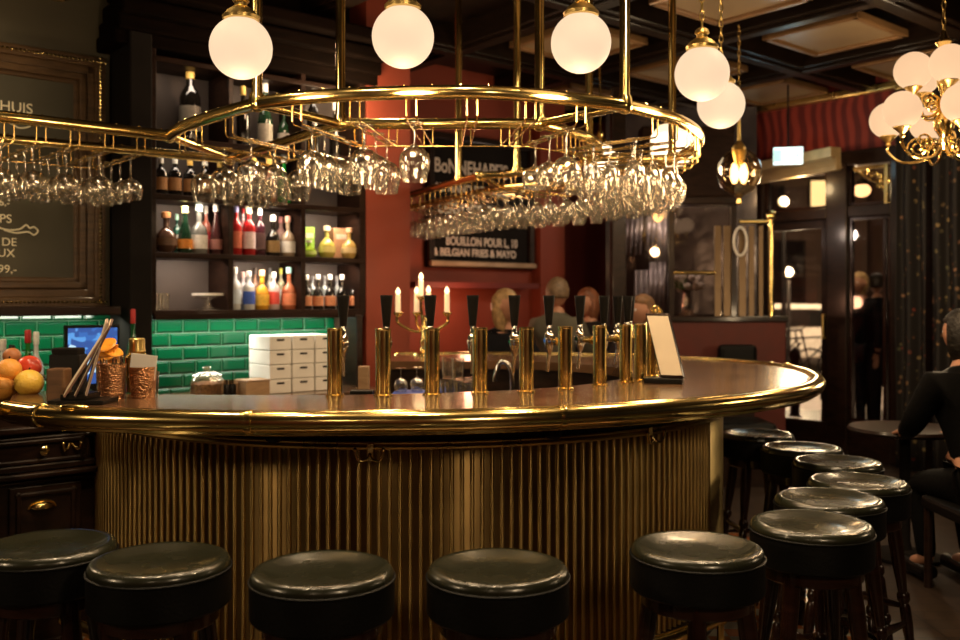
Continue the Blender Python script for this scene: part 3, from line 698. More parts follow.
# chalkboard on the wall
def board(name, label, cat, P, D, x0, x1, ytop, ybot, frame, extend=None):
    a = hit(x0, P, D); b = hit(x1, P, D)
    z1 = CH - (ytop - HY) / F * b.y; z0 = CH - (ybot - HY) / F * b.y
    if extend: a = b - D * extend
    N = Vector((D.y, -D.x, 0)); c = (a + b) / 2; L = (b - a).length; H = z1 - z0
    g = thing(name, label, cat, (c.x, c.y, z0)); return g, a, b, z0, z1, N, c, L, H
g, a, b, z0, z1, N, c, L, H = board('chalkboard', 'large olive chalkboard with dark gold beaded frame on the left wall', 'chalkboard', WALLP - V * .03, U, 0, 103, 60, 307, .2, 1.9)
mb = MB(); mb.box((c.x, c.y, (z0 + z1) / 2), (L - .1, .02, H - .1), U); mb.build('board_face', pmat('chalk_face', (.055, .048, .028), .55, var=.25, nscale=2), g, smooth=False)
fm = wood('frame_wood', (.05, .026, .01), (.11, .06, .025), .35, .3)
mb = MB()
for k_, (off, wd, th) in enumerate(((0, .06, .05), (.055, .05, .035), (.105, .04, .045), (.14, .03, .02))):
    for s_ in (0, 1):
        zz = (z1 - off - wd / 2) if s_ else (z0 + off + wd / 2); q = c + N * (th / 2); mb.box((q.x, q.y, zz), (L - 2 * off, th, wd), U)
        e = (a + U * (off + wd / 2)) if not s_ else (b - U * (off + wd / 2)); q = e + N * (th / 2); mb.box((q.x, q.y, (z0 + z1) / 2), (wd, th, H - 2 * off), U)
mb.build('board_frame', fm, g, smooth=False, bevel=.008)
mb = MB(); nb = int(L / .022)
for i in range(nb):
    for zz in (z0 + .03, z1 - .03): q = a + U * (.03 + i * .022) + N * .052; mb.sphere((q.x, q.y, zz), .009, 6, 4)
for i in range(int(H / .022) - 1):
    q = b - U * .03 + N * .052; mb.sphere((q.x, q.y, z0 + .04 + i * .022), .009, 6, 4)
tag(mb.build('bead_molding', BRASS, g), 'gold beaded molding')
CHALK = pmat('chalk', (.8, .72, .5), .8, var=.1, **{})
CHALK.node_tree.nodes['Principled BSDF'].inputs['Emission Strength'].default_value = 0
def lettering(s, p, size, D, mat, parent, name='chalk_lettering', align='LEFT', ext=.001, shear=0, bold=0, fit=0):
    cu = bpy.data.curves.new(name, 'FONT'); cu.body = s; cu.size = size; cu.extrude = ext; cu.align_x = align; cu.shear = shear; cu.offset = bold
    o = bpy.data.objects.new(name, cu); COL.objects.link(o)
    o.matrix_world = Matrix.Translation(p) @ Matrix.Rotation(math.atan2(D.y, D.x), 4, 'Z') @ Matrix.Rotation(PI / 2, 4, 'X')
    bpy.context.view_layer.update(); dg = bpy.context.evaluated_depsgraph_get()
    me = bpy.data.meshes.new_from_object(o.evaluated_get(dg)); mw = o.matrix_world.copy(); me.transform(mw)
    bpy.data.objects.remove(o); me.materials.clear(); me.materials.append(mat)
    if fit:
        ts = [(v.co - p).dot(D) for v in me.vertices]; k_ = fit / (max(ts) - min(ts))
        for v, t in zip(me.vertices, ts): v.co += D * (t * k_ - t)
    n_ = bpy.data.objects.new(name, me); COL.objects.link(n_); put(n_, parent); return n_
def chalkpt(px, py):
    p = hit(px, WALLP - V * .03 + M * .012, U); return Vector((p.x, p.y, CH - (py - HY) / F * p.y))
for s, px, py, hp in (('THUIS', 33, 114, 10), ('CREPES 6,-', 10, 206, 7), ('SCHNAPPS', 12, 223, 8.5), ('TABLEAU DE', 17, 246, 8), ('BORDEAUX', 15, 257, 8), ('699,-', 17, 273, 8)):
    p = chalkpt(px, py); lettering(s, p, hp * p.y / F / .7, U, CHALK, g, align='RIGHT', bold=.0)
def chalk_tube(pts, r=.006):
    mb = MB(); mb.tube(spline([chalkpt(*q) for q in pts], 6), r, 6); mb.build('chalk_drawing', CHALK, g)
chalk_tube([(-6, 226), (8, 230), (20, 229), (26, 225), (30, 228), (34, 227), (38, 231), (34, 235), (28, 232), (16, 233), (4, 230)], .005)
chalk_tube([(2, 118), (12, 124), (20, 128), (30, 126), (26, 120)], .004)
light('SPOT', 'board_spot', (-2.6, 4.0, 3.3), 26, (1, .8, .5), .05, (-2.95, 4.95, 2.45), spot_size=1.3, spot_blend=.9)  # spot aimed at the chalkboard from above

# sign board between the racks
g, a, b, z0, z1, N, c, L, H = board('menu_board', 'black framed menu board with white lettering on the red wall', 'board', SB - V * .03, U, 426, 531, 146, 270, .1)
mb = MB(); mb.box((c.x, c.y, (z0 + z1) / 2), (L, .03, H), U); mb.build('board_face', MATTE, g, smooth=False)
mb = MB()
for s_ in (0, 1):
    zz = (z1 - .03) if s_ else (z0 + .03); q = c + N * .03; mb.box((q.x, q.y, zz), (L, .05, .06), U)
    e = (a + U * .03) if not s_ else (b - U * .03); q = e + N * .03; mb.box((q.x, q.y, (z0 + z1) / 2), (.06, .05, H), U)
mb.build('board_frame', DARKWOOD, g, smooth=False, bevel=.01)
mb = MB(); q = c + N * .06; mb.box((q.x, q.y, z0 + .035), (L, .05, .05), U); mb.build('frame_ledge', pmat('bronze_ledge', (.45, .32, .2), .35, .5), g, smooth=False, bevel=.01)
SIGNW = pmat('sign_paint', (.72, .64, .55), .6)
def signpt(px, py):
    p = hit(px, SB - V * .03 + M * .02, U); return Vector((p.x, p.y, CH - (py - HY) / F * p.y))
for s, px, px1, py, hp in (('BoNNEHAPE\'S', 434, 507, 171, 14), ('AU PIANO DE LA BIERE', 434, 515, 190, 8), ('CERVOISE  POUR', 437, 512, 212, 10), ('BOUILLON POUR L, 10', 446, 517, 244.5, 8.5), ('& BELGIAN FRIES & MAYO', 433, 516, 255, 7.5)):
    p = signpt(px, py); p2 = signpt(px1, py); o = lettering(s, p, hp * p.y / F / .7, U, SIGNW, g, 'sign_lettering', bold=.003, fit=math.hypot(p2.x - p.x, p2.y - p.y))
light('POINT', 'bench_light', hit(470, SB + M * .5, U) + Vector((0, 0, 1.45)), 9, (1, .45, .25), .08)
light('POINT', 'pier_light', (-.9, 5.4, 2.9), 9, (1, .6, .35), .08)

# ------------------------------------------------------------------ bar counter
C = Vector((-.35, 4.95, 0))
OP = [(-1.62, 3.20), (-1.42, 3.06), (-1.21, 2.985), (-.717, 2.91), (-.3, 2.92), (0, 2.96), (.264, 3.04), (.547, 3.17), (.823, 3.34), (1.10, 3.57), (1.33, 3.83), (1.50, 4.15), (1.60, 4.45), (1.655, 4.79), (1.63, 5.15), (1.50, 5.5), (1.25, 5.8), (.95, 6.02), (.6, 6.18), (.2, 6.25), (-.2, 6.25), (-.55, 6.25)]
def rin(th):
    st = [(225, 1.75), (236, 1.69), (250, 1.53), (262, 1.44), (270, 1.39), (300, 1.30), (330, 1.20), (360, 1.08), (390, .85), (420, .60), (450, .48), (480, .52)]
    for (a0, r0), (a1, r1) in zip(st[:-1], st[1:]):
        if a0 <= th <= a1: return r0 + (r1 - r0) * (th - a0) / (a1 - a0)
    return st[0][1] if th < st[0][0] else st[-1][1]
IP = []
for x, y in OP:
    th = math.degrees(math.atan2(y - C.y, x - C.x)) % 360
    if th < 180: th += 360
    r_ = rin(th); p = (C.x + r_ * math.cos(math.radians(th)), C.y + r_ * math.sin(math.radians(th)))
    IP.append(p)
IP[0] = (-1.85, 3.72); IP[1] = (-1.62, 3.64); IP[2] = (-1.3, 3.55); IP[-1] = (-.55, 5.45); IP[-2] = (-.2, 5.44)
OS = spline([Vector((x, y, 0)) for x, y in OP], 8); IS = spline([Vector((x, y, 0)) for x, y in IP], 8)
bar = thing('bar_counter', 'large curved bar counter with polished brass rail and fluted brass front', 'bar counter', (C.x, C.y, 0))
def up(ps, z): return [Vector((p.x, p.y, z)) for p in ps]
mb = MB(); n = len(OS)
A0, B0, A1, B1 = up(OS, 1.122), up(IS, 1.122), up(OS, 1.075), up(IS, 1.075)
mb.strip(A0, B0); mb.strip(B1, A1); mb.strip(A1, A0); mb.strip(B0, B1)
mb.add([A0[0], B0[0], B1[0], A1[0]], [(0, 1, 2, 3)]); mb.add([A0[-1], B0[-1], B1[-1], A1[-1]], [(3, 2, 1, 0)])
mb.build('countertop', TOPWOOD, bar, ang=40)
RAILZ = 1.10
mb = MB(); mb.tube(up(OS, RAILZ), .034, 20)
# thin brass lip on the top edge and a lower bead
nin = []
for i, p in enumerate(OS):
    d = (OS[min(i + 1, n - 1)] - OS[max(i - 1, 0)]).normalized(); nin.append(Vector((-d.y, d.x, 0)))
mb.tube([Vector((p.x, p.y, 1.124)) + q * .022 for p, q in zip(OS, nin)], .010, 8)
mb.tube([Vector((p.x, p.y, 1.066)) + q * .012 for p, q in zip(OS, nin)], .012, 8)
mb.build('brass_rail', BRASS, bar)
def railidx(px):
    best = min(range(n * 3 // 4), key=lambda i: abs(CX + OS[i].x / OS[i].y * F - px)); return best
for px in (38, 258, 566, 772):
    i = railidx(px); d = (OS[i + 1] - OS[i - 1]).normalized(); p = Vector((OS[i].x, OS[i].y, RAILZ))
    mb = MB(); mb.lathe([(.034, -.012), (.0385, -.01), (.0395, 0), (.0385, .01), (.034, .012)], p, 20, d); mb.build('rail_collar', BRASS, bar)
for i in (n - 60, n - 30):
    d = (OS[i + 1] - OS[i - 1]).normalized(); p = Vector((OS[i].x, OS[i].y, RAILZ)); mb = MB(); mb.lathe([(.034, -.02), (.043, -.014), (.043, .014), (.034, .02)], p, 20, d); mb.build('rail_collar', BRASS, bar)
for e in (0, -1):
    p = Vector((OS[e].x, OS[e].y, RAILZ)); mb = MB(); mb.sphere(p, .036, 16, 10); mb.build('rail_end_cap', BRASS, bar)
# body
def arc(r, a0=203, a1=400, m=220): return [Vector((C.x + r * math.cos(math.radians(a0 + (a1 - a0) * i / m)), C.y + r * math.sin(math.radians(a0 + (a1 - a0) * i / m)), 0)) for i in range(m + 1)]
tail = [Vector((.5, 6.02, 0)), Vector((.0, 6.05, 0)), Vector((-.5, 6.05, 0))]
BACK = brushed('flute_backing', (.26, .17, .065), .33)
BR = 1.575
B_ = arc(BR) + tail
mb = MB(); mb.strip(up(B_, 0.1), up(B_, .955)); uvz(mb.build('front_panel', BACK, bar, ang=30), C)
mb = MB(); da = math.degrees(.0375 / BR); a = 204.0; k = 0
while a < 396:
    r_ = math.radians(a); c = Vector((C.x + (BR + .001) * math.cos(r_), C.y + (BR + .001) * math.sin(r_), 0))
    mb.lathe([(.0085, .12), (.0085, .945)], c, 8); a += da
uvz(mb.build('flutes', RIBBRASS, bar, ang=80), C)
mb = MB(); pa = arc(BR + .013, 330, 343.5, 16); mb.strip(up(pa, .11), up(pa, .95)); uvz(mb.build('corner_plate', brushed('plate_brass', (.85, .66, .26), .42), bar), C)
D1 = arc(BR + .015) ; mb = MB(); 
mb.strip(up(D1, .95), up(D1, 1.08)); mb.build('fascia', DARKWOOD, bar)
mb = MB(); mb.tube(up(arc(BR + .022), .951), .010, 8); mb.tube(up(arc(BR + .02), .967), .007, 8); mb.build('fascia_bead', BRASS2, bar)
mb = MB(); mb.strip(up(arc(BR + .02), 0.0), up(arc(BR + .02), .12)); mb.strip(up(arc(BR + .02), .12), up(arc(BR), .125)); mb.build('plinth', DARKWOOD, bar)
OS_ = OS[14:]; mb = MB(); mb.strip(up(OS_, 1.074), up([C + (p - C) * .7 for p in OS_], 1.074)); mb.build('underside', DARKWOOD, bar)
IS2 = [p + (p - C).normalized() * .03 for p in IS]
IS2 = IS2[22:]; mb = MB(); mb.strip(up(IS2, 1.08), up(IS2, 0)); mb.build('inner_face', DARKWOOD, bar)
fr = arc(BR + .20, 215, 332, 120)
mb = MB(); mb.tube(up(fr, .2), .024, 14)
mb.build('foot_rail', BRASS, bar)
for a in (222, 246, 270, 294, 318, 330):
    r_ = math.radians(a); d = Vector((math.cos(r_), math.sin(r_), 0)); p = C + d * (BR + .2)
    mb = MB(); mb.tube([Vector((p.x, p.y, .2)), Vector((p.x, p.y, .1)), Vector((p.x, p.y, .0))], .014, 10); mb.lathe([(.04, 0), (.04, .01), (.02, .02)], (p.x, p.y, 0), 16); mb.sphere((p.x, p.y, .2), .032, 14, 8); mb.build('foot_rail_bracket', BRASS, bar)
def checker():
    m, nt, b = newmat('mosaic_tiles'); c_ = tex(nt, 'ShaderNodeTexChecker', 11); c_.inputs['Color1'].default_value = (.30, .10, .03, 1); c_.inputs['Color2'].default_value = (.30, .27, .2, 1)
    nt.links.new(c_.outputs['Color'], b.inputs['Base Color']); b.inputs['Roughness'].default_value = .2; return m
mb = MB(); mb.strip(up(arc(BR + .02), .006), up(arc(BR + .62), .006)); mb.strip(up(arc(BR + .62), .006), up(arc(BR + .62), 0)); struct('trim_8', mb, checker(), smooth=False)
# corbels under the overhang
for px in (76, 275, 552, 705):
    k_ = (px - CX) / F; best = min(arc(BR + .03, 210, 340, 400), key=lambda p: abs(p.x / p.y - k_) + (0 if p.y < 4.6 else 9))
    d = (best - C).normalized(); mb = MB()
    mb.box((best.x + d.x * .04, best.y + d.y * .04, 1.045), (.12, .06, .06), d); mb.box((best.x + d.x * .01, best.y + d.y * .01, 1.0), (.06, .055, .07), d)
    mb.build('corbel', DARKWOOD, bar, smooth=False, bevel=.015)
# double coat hooks
def coathook(best, d, z):
    s = Vector((-d.y, d.x, 0)); Z = Vector((0, 0, 1)); b = Vector((best.x, best.y, z))
    mb = MB(); mb.box(b, (.006, .022, .06), d)
    for q in (-1, 1):
        mb.tube(spline([b + d * .003 + Z * -.005, b + d * .018 + s * (q * .012) - Z * .022, b + d * .026 + s * (q * .032) - Z * .026, b + d * .028 + s * (q * .046) - Z * .010, b + d * .028 + s * (q * .05) + Z * .012], 5), .0045, 8)
        mb.sphere(b + d * .028 + s * (q * .05) + Z * .014, .008, 10, 6)
    mb.build('coat_hook', BRASS, bar)
for px, z in ((370, .935), (650, .945), (160, .965)):
    if px == 160: continue
    k_ = (px - CX) / F; best = min(arc(BR + .040, 210, 340, 400), key=lambda p: abs(p.x / p.y - k_) + (0 if p.y < 4.6 else 9)); coathook(best, (best - C).normalized(), z)

# side counter (left) and its cabinet
sideF = Vector((-1.665, 3.165, 0))
side = thing('side_counter', 'dark side cabinet with drawer and brass edged top left of the bar', 'cabinet', (-1.9, 3.4, 0))
f1 = sideF - U * 1.5
poly = [sideF, sideF + V * .62, f1 + V * .62, f1]
mb = MB(); mb.prism([(p.x, p.y) for p in poly][::-1], 1.075, 1.122); mb.build('countertop', TOPWOOD, side, smooth=False)
mb = MB(); mb.tube([Vector((f1.x, f1.y, 1.103)), Vector((sideF.x, sideF.y, 1.103))], .036, 18); mb.tube([Vector((f1.x, f1.y, 1.13)) + V * .02, Vector((sideF.x, sideF.y, 1.13)) + V * .02], .012, 8); mb.build('brass_rail', BRASS, side)
cf = Vector((-2.0, 3.9, 0))     # cabinet front at image column 0
ce = hit(98, cf, U)
cs = cf - U * 1.3
cc_ = (cs + ce) / 2; cl = (ce - cs).length
mb = MB(); q = cc_ + V * .1; mb.box((q.x, q.y, .535), (cl, .2, 1.07), U); mb.build('cabinet_body', DARKWOOD, side, smooth=False)
def cabz(py): return CH - (py - HY) / F * 4.0
mb = MB()
for z, th, dp in ((cabz(428), .03, .05), (cabz(437), .02, .03), (cabz(466), .03, .03), (cabz(473), .025, .055), (cabz(480), .015, .03)):
    q = cc_ + M * (dp / 2); mb.box((q.x, q.y, z), (cl, dp, th), U)
mb.build('cabinet_molding', DARKWOOD, side, smooth=False, bevel=.01)
def cabpt(px, py, off=0):
    p = hit(px, cf + M * off, U); return Vector((p.x, p.y, CH - (py - HY) / F * p.y))
def cabpanel(name, x0, x1, y0, y1, knob=None):
    a, b = cabpt(x0, y0), cabpt(x1, y1); c = (a + b) / 2; L = math.hypot(b.x - a.x, b.y - a.y); H = a.z - b.z
    mb = MB(); q = c + M * .01; mb.box((q.x, q.y, c.z), (L, .02, H), U)
    for s_ in (-1, 1):
        q = c + M * .026 + Vector((0, 0, s_ * (H / 2 - .035))); mb.box(q, (L - .04, .014, .02), U)
        q = c + M * .026 + U * (s_ * (L / 2 - .035)); mb.box(q, (.02, .014, H - .04), U)
    return mb.build(name, DARKWOOD, side, smooth=False, bevel=.006), c
dr, c = cabpanel('drawer', -60, 88, 441, 463)
p = cabpt(43, 450, .03); mb = MB(); mb.lathe([(.009, 0), (.008, .015), (.018, .02), (.02, .028), (.012, .036), (0, .038)], p, 16, M); mb.build('knob', BRASS, dr)
dr, c = cabpanel('door', 8, 80, 488, 640)
p = cabpt(42, 508, .022); mb = MB()
for i in range(9):
    a = PI * i / 8
# cup pull : quarter shell
vs = []; fs = []; nu, nv = 14, 7
for i in range(nu + 1):
    a = PI * i / nu
    for j in range(nv + 1):
        b = PI / 2 * j / nv
        x = .052 * math.cos(a) * (math.cos(b) * .25 + .75); zz = .030 * math.sin(a) ; o_ = .026 * math.sin(b) * math.sin(a) ** .5 if math.sin(a) > 0 else 0
        vs.append(p + U * x + Vector((0, 0, .030 * math.sin(a) * math.cos(b) ** .6 if j < nv else 0)) + M * o_)
for i in range(nu):
    for j in range(nv): fs.append((i * (nv + 1) + j, (i + 1) * (nv + 1) + j, (i + 1) * (nv + 1) + j + 1, i * (nv + 1) + j + 1))
mb.add(vs, fs); mb.tube([p + U * (.056 * math.cos(PI * i / 14)) + Vector((0, 0, .034 * math.sin(PI * i / 14))) for i in range(15)], .004, 6); mb.build('cup_pull', BRASS, dr)
coat_p = cabpt(70, 440, .01)
s = U; Z = Vector((0, 0, 1)); b = coat_p; d = M
mb = MB(); mb.box(b, (.022, .008, .06), U)
for q in (-1, 1):
    mb.tube(spline([b, b + d * .02 + s * (q * .014) - Z * .03, b + d * .03 + s * (q * .03) - Z * .036, b + d * .03 + s * (q * .036) - Z * .012], 5), .005, 8); mb.sphere(b + d * .03 + s * (q * .036) - Z * .01, .008, 10, 6)
mb.build('coat_hook', BRASS, side)

# ------------------------------------------------------------------ beer taps
T = [(-.54, 3.47), (-.36, 3.47), (-.18, 3.51), (0, 3.58), (.18, 3.62), (.34, 3.73), (.50, 3.90), (.63, 4.03), (.71, 4.13), (.80, 4.36), (.86, 4.62)]
nth = ['first', 'second', 'third', 'fourth', 'fifth', 'sixth', 'seventh', 'eighth', 'ninth', 'tenth', 'eleventh']
def make_tap(label):
    r = thing('beer_tap', label, 'beer tap', (0, 0, 0), 'brass beer taps along the inner edge of the bar', local=True)
    mb = MB(); mb.lathe([(0, 0), (.036, 0), (.036, .006), (.0285, .010), (.0285, .244), (.030, .246), (.030, .251), (.026, .253), (0, .253)], (0, 0, 0), 28); mb.build('column', BRASS, r)
    mb = MB(); mb.cyl((.02, 0, .190), (.085, 0, .190), .012); mb.lathe([(.012, 0), (.018, .004), (.018, .014), (.012, .018)], (.04, 0, .190), 16, (1, 0, 0)); mb.build('shank', BRASS, r)
    f = MB(); X = .115
    f.lathe([(.008, -.055), (.017, -.03), (.02, -.01), (.018, .01), (.02, .025), (.012, .035), (.010, .06), (.013, .064), (.009, .07)], (X, 0, .190), 16)
    f.cyl((.08, 0, .190), (X + .01, 0, .190), .016); f.sphere((X + .022, 0, .193), .011, 12, 8)
    f.cyl((X, 0, .14), (X + .012, 0, .065), .0085, .0065, 12); f.cyl((X, -.022, .193), (X, .022, .193), .009)
    f.build('faucet', CHROME, r)
    mb = MB(); h = [(0, .252), (.012, .252), (.014, .26), (.0235, .366), (.0245, .372), (.0235, .377), (0, .377)]
    mb.lathe(h, (X, 0, 0), 20); 
    hd = mb.build('tap_handle', BLACK, r, smooth=True)
    return r
tap0 = make_tap('x')
for i, (x, y) in enumerate(T):
    o = tap0 if i == 0 else copy_tree(tap0)
    o.location = (x, y, 1.122); d = C - Vector((x, y, 0)); o.rotation_euler.z = math.atan2(d.y, d.x)
    o['label'] = 'brass column beer tap with black handle, %s from the left end of the tap row' % nth[i]

# ------------------------------------------------------------------ stools
def make_stool():
    r = thing('bar_stool', 'x', 'bar stool', (0, 0, 0), 'round green topped bar stools around the bar', local=True)
    SH = .785
    mb = MB(); mb.lathe([(0, SH - .022), (.08, SH - .020), (.13, SH - .014), (.155, SH - .003), (.168, SH), (.178, SH - .004), (.184, SH - .014), (.185, SH - .024), (.182, SH - .030), (0, SH - .030)], (0, 0, 0), 56)
    mb.build('seat_pad', VINYL, r, ang=80)
    mb = MB(); mb.lathe([(.0, SH - .03), (.181, SH - .03), (.187, SH - .034), (.187, SH - .118), (.182, SH - .124), (0, SH - .124)], (0, 0, 0), 56); mb.build('seat_band', BLACKV, r)
    mb = MB(); mb.tube([(.1865 * math.cos(a * PI / 28), .1865 * math.sin(a * PI / 28), SH - .029) for a in range(56)], .004, 6, closed=True); mb.build('piping', BLACKV, r)
    mb = MB(); mb.lathe([(0, SH - .12), (.155, SH - .12), (.155, SH - .165), (.15, SH - .17), (0, SH - .17)], (0, 0, 0), 40); mb.build('apron', BROWNWOOD, r)
    for k in range(4):
        a = PI / 4 + k * PI / 2; d = Vector((math.cos(a), math.sin(a), 0)); top = d * .125 + Vector((0, 0, SH - .13)); bot = d * .215; L = (top - bot).length; ax = (top - bot).normalized()
        pr = [(.014, 0), (.019, .03), (.02, .10), (.014, .115), (.023, .13), (.023, .15), (.016, .16), (.021, .22), (.021, .30), (.015, .315), (.024, .33), (.024, .35), (.017, .36), (.024, .46), (.027, .55), (.026, .60), (.03, L)]
        mb = MB(); mb.lathe(pr, bot, 14, ax); mb.build('leg', BROWNWOOD, r)
    for k in range(4):
        a0 = PI / 4 + k * PI / 2; a1 = a0 + PI / 2; z = .24 + (.06 if k % 2 else 0); rr = .215 - .09 * z / .655
        p = Vector((rr * math.cos(a0), rr * math.sin(a0), z)); q = Vector((rr * math.cos(a1), rr * math.sin(a1), z)); mb = MB()
        d = q - p; mb.lathe([(.009, 0), (.014, d.length * .3), (.016, d.length * .5), (.014, d.length * .7), (.009, d.length)], p, 10, d); mb.build('stretcher', BROWNWOOD, r)
    return r
ST = [(-1.235, 2.67, 5, 'bar stool at the left edge of the picture, in front of the dark side cabinet'),
 (-.864, 2.52, 0, 'bar stool before the left end of the fluted bar, beside the edge stool'),
 (-.41, 2.43, 20, 'bar stool under the double coat hook left of the bar middle'),
 (.047, 2.45, 10, 'bar stool directly in front of the middle of the bar'),
 (.616, 2.65, 32, 'bar stool in front of the right part of the fluted bar, by the striped reflections'),
 (1.04, 2.93, 0, 'bar stool at the front of the right hand row, with blue sheen on its seat'),
 (1.234, 3.3, 15, 'second bar stool of the right hand row, just behind the frontmost'),
 (1.463, 3.61, 40, 'bar stool standing furthest out from the bar, one turned leg in full view'),
 (1.55, 4.05, 10, 'fourth bar stool of the right hand row, near the tip of the brass rail'),
 (1.53, 4.44, 25, 'fifth bar stool of the right hand row, under the brass rail'),
 (1.455, 4.90, 5, 'farthest bar stool of the right hand row, tucked beside the fluted corner')]
FS = [(.12, 6.98, 0), (.60, 7.45, 0), (1.0, 7.78, 0), (1.25, 7.32, 0)]
s0 = make_stool()
for i, (x, y, a, lb) in enumerate(ST):
    o = s0 if i == 0 else copy_tree(s0); o.location = (x, y, 0); o.rotation_euler.z = math.radians(a); o['label'] = lb
for i, (x, y, a) in enumerate(FS):
    o = copy_tree(s0); o.location = (x, y, 0); o.scale = (1, 1, (.60, .70, .61, .56)[i] / .785); o['group'] = 'bar stools on the far side of the bar'
    o['label'] = ('bar stool under the fair haired guest in black', 'bar stool under the man in the grey shirt', 'bar stool under the red haired guest', 'bar stool under the guest by the dark post')[i]

# ------------------------------------------------------------------ glass rack
RZ = 2.25; WZ = 2.152
OL = [(-3.0, 3.06), (-1.46, 4.385)]
RO = [(-1.46, 4.385), (-1.30, 4.12), (-1.04, 3.83), (-.875, 3.66)]
RO2 = [(-.875, 3.66), (-.70, 3.565), (-.49, 3.50), (-.255, 3.465), (0, 3.46), (.227, 3.52), (.42, 3.61), (.574, 3.70), (.72, 3.84), (.87, 4.03), (.99, 4.27), (1.06, 4.52), (1.085, 4.8), (1.05, 5.1), (.97, 5.4), (.84, 5.72), (.66, 5.98), (.4, 6.2), (.14, 6.4)]
RO3 = [(.14, 6.4), (-.52, 7.7)]
IL = [(-3.2, 3.80), (-1.37, 5.11)]
RI = [(-1.37, 5.11), (-.61, 4.08)]
RI2 = [(-.61, 4.08), (.26, 4.08)]
RI3 = [(.26, 4.08), (.52, 4.45), (.62, 4.85), (.58, 5.2), (.42, 5.5), (.2, 5.68), (0, 5.79)]
RI4 = [(0, 5.79), (-.78, 7.4)]
rk = thing('glass_rack', 'double ring brass glass rack hanging from the ceiling over the bar', 'glass rack', (0, 4.8, RZ))
def P3(l, z=RZ): return [Vector((x, y, z)) for x, y in l]
def railpart(nm, segs, r):
    mb = MB(); pts = []
    for s_ in segs:
        q = spline(P3(s_), 8) if len(s_) > 2 else P3(s_)
        mb.tube(q, r, 16)
        # small screw heads along the top
        L = 0; last = 0
        for a, b in zip(q[:-1], q[1:]):
            d = (b - a).length; t = 0
            while L + d - last > .105:
                step = .105 - (L - last); t = step
                p = a + (b - a) * min(1, max(0, t / d)); mb.sphere(p + Vector((0, 0, r)), .0055, 6, 4); last += .105
            L += d
    return mb.build(nm, BRASS, rk)
railpart('outer_rail', [OL, RO, RO2, RO3], .0265); railpart('inner_rail', [IL, RI, RI2, RI3, RI4], .0245)
for x, y in [(-1.46, 4.385), (-.875, 3.66), (.574, 3.70), (.14, 6.4), (-.61, 4.08), (.26, 4.08), (-1.37, 5.11), (0, 5.79), (-.78, 7.4), (1.05, 5.1), (-.52, 7.7)]:
    mb = MB(); mb.sphere((x, y, RZ), .034, 18, 12); mb.build('joint', BRASS, rk)
for a, b in (((-.875, 3.66), (-.61, 4.08)), ((.574, 3.70), (.26, 4.08)), ((-1.46, 4.385), (-1.37, 5.11)), ((-.78, 7.4), (-.52, 7.7)), ((.14, 6.4), (0, 5.79)), ((-2.5, 3.49), (-2.7, 4.16)), ((1.05, 5.1), (.6, 5.05))):
    mb = MB(); mb.tube(P3([a, b]), .019, 14); mb.build('cross_brace', BRASS, rk)
for x, y in [(-.875, 3.66), (-.61, 4.08), (.26, 4.08), (.574, 3.70), (-.14, 6.08), (.225, 5.67), (.60, 5.13), (1.05, 5.1), (-.78, 7.4), (-2.5, 3.49)]:
    mb = MB(); mb.lathe([(.034, .0), (.030, .03), (.0215, .045), (.0215, CEIL + .12 - RZ), (.05, CEIL + .125 - RZ), (.05, CEIL + .14 - RZ)], (x, y, RZ), 18); mb.build('hanging_pole', BRASS, rk)
H_ = []   # hangers : (outer, inner, glass kind, count, where)
for px in (-60, -28, 9, 41, 75, 109, 141):
    p = hit(px, Vector((-1.46, 4.385, 0)), U); H_.append(((p.x, p.y), (p.x + V.x * .63, p.y + V.y * .63), 'balloon', 4, 'left'))
H_ += [((-1.35, 4.23), (-1.04, 4.68), 'tulip', 3, 'bend'), ((-1.22, 4.05), (-.91, 4.50), 'tulip', 3, 'bend'), ((-1.03, 3.83), (-.78, 4.33), 'tulip', 3, 'bend'), ((-.70, 3.565), (-.53, 4.08), 'tulip', 4, 'front'), ((-.47, 3.495), (-.38, 4.08), 'tulip', 3, 'front'), ((-.255, 3.465), (-.225, 4.08), 'tulip', 1, 'single'), ((-.03, 3.46), (-.06, 4.08), 'tulip', 0, ''), ((.19, 3.51), (.11, 4.08), 'tulip', 0, ''), ((.39, 3.595), (.20, 4.08), 'balloon', 3, 'mid')]
rt = [((.72, 3.84), (.36, 4.22)), ((.83, 3.97), (.43, 4.32)), ((.92, 4.11), (.48, 4.42)), ((.99, 4.27), (.53, 4.53)), ((1.04, 4.43), (.565, 4.64)), ((1.07, 4.59), (.59, 4.75)), ((1.082, 4.75), (.605, 4.86)), ((1.08, 4.92), (.605, 4.97)), ((1.06, 5.07), (.59, 5.09)), ((1.02, 5.24), (.56, 5.21)), ((.97, 5.40), (.51, 5.32)), ((.89, 5.6), (.44, 5.44))]
H_ += [(a, b, 'wine', 4, 'right') for a, b in rt]
fr_ = [((.80, 5.78), (.36, 5.54)), ((.70, 5.93), (.28, 5.6)), ((.58, 6.05), (.20, 5.66)), ((.45, 6.15), (.13, 5.7)), ((.33, 6.26), (.07, 5.74)), ((.20, 6.35), (.0, 5.79)), ((.09, 6.50), (-.07, 5.93)), ((.01, 6.65), (-.14, 6.08)), ((-.07, 6.81), (-.21, 6.23)), ((-.15, 6.97), (-.29, 6.39)), ((-.23, 7.13), (-.37, 6.55)), ((-.31, 7.29), (-.45, 6.72)), ((-.38, 7.43), (-.52, 6.86))]
H_ += [(a, b, 'wine', 4, 'far') for a, b in fr_]
WIRE = pmat('brass_wire', (.8, .55, .2), .25, 1)
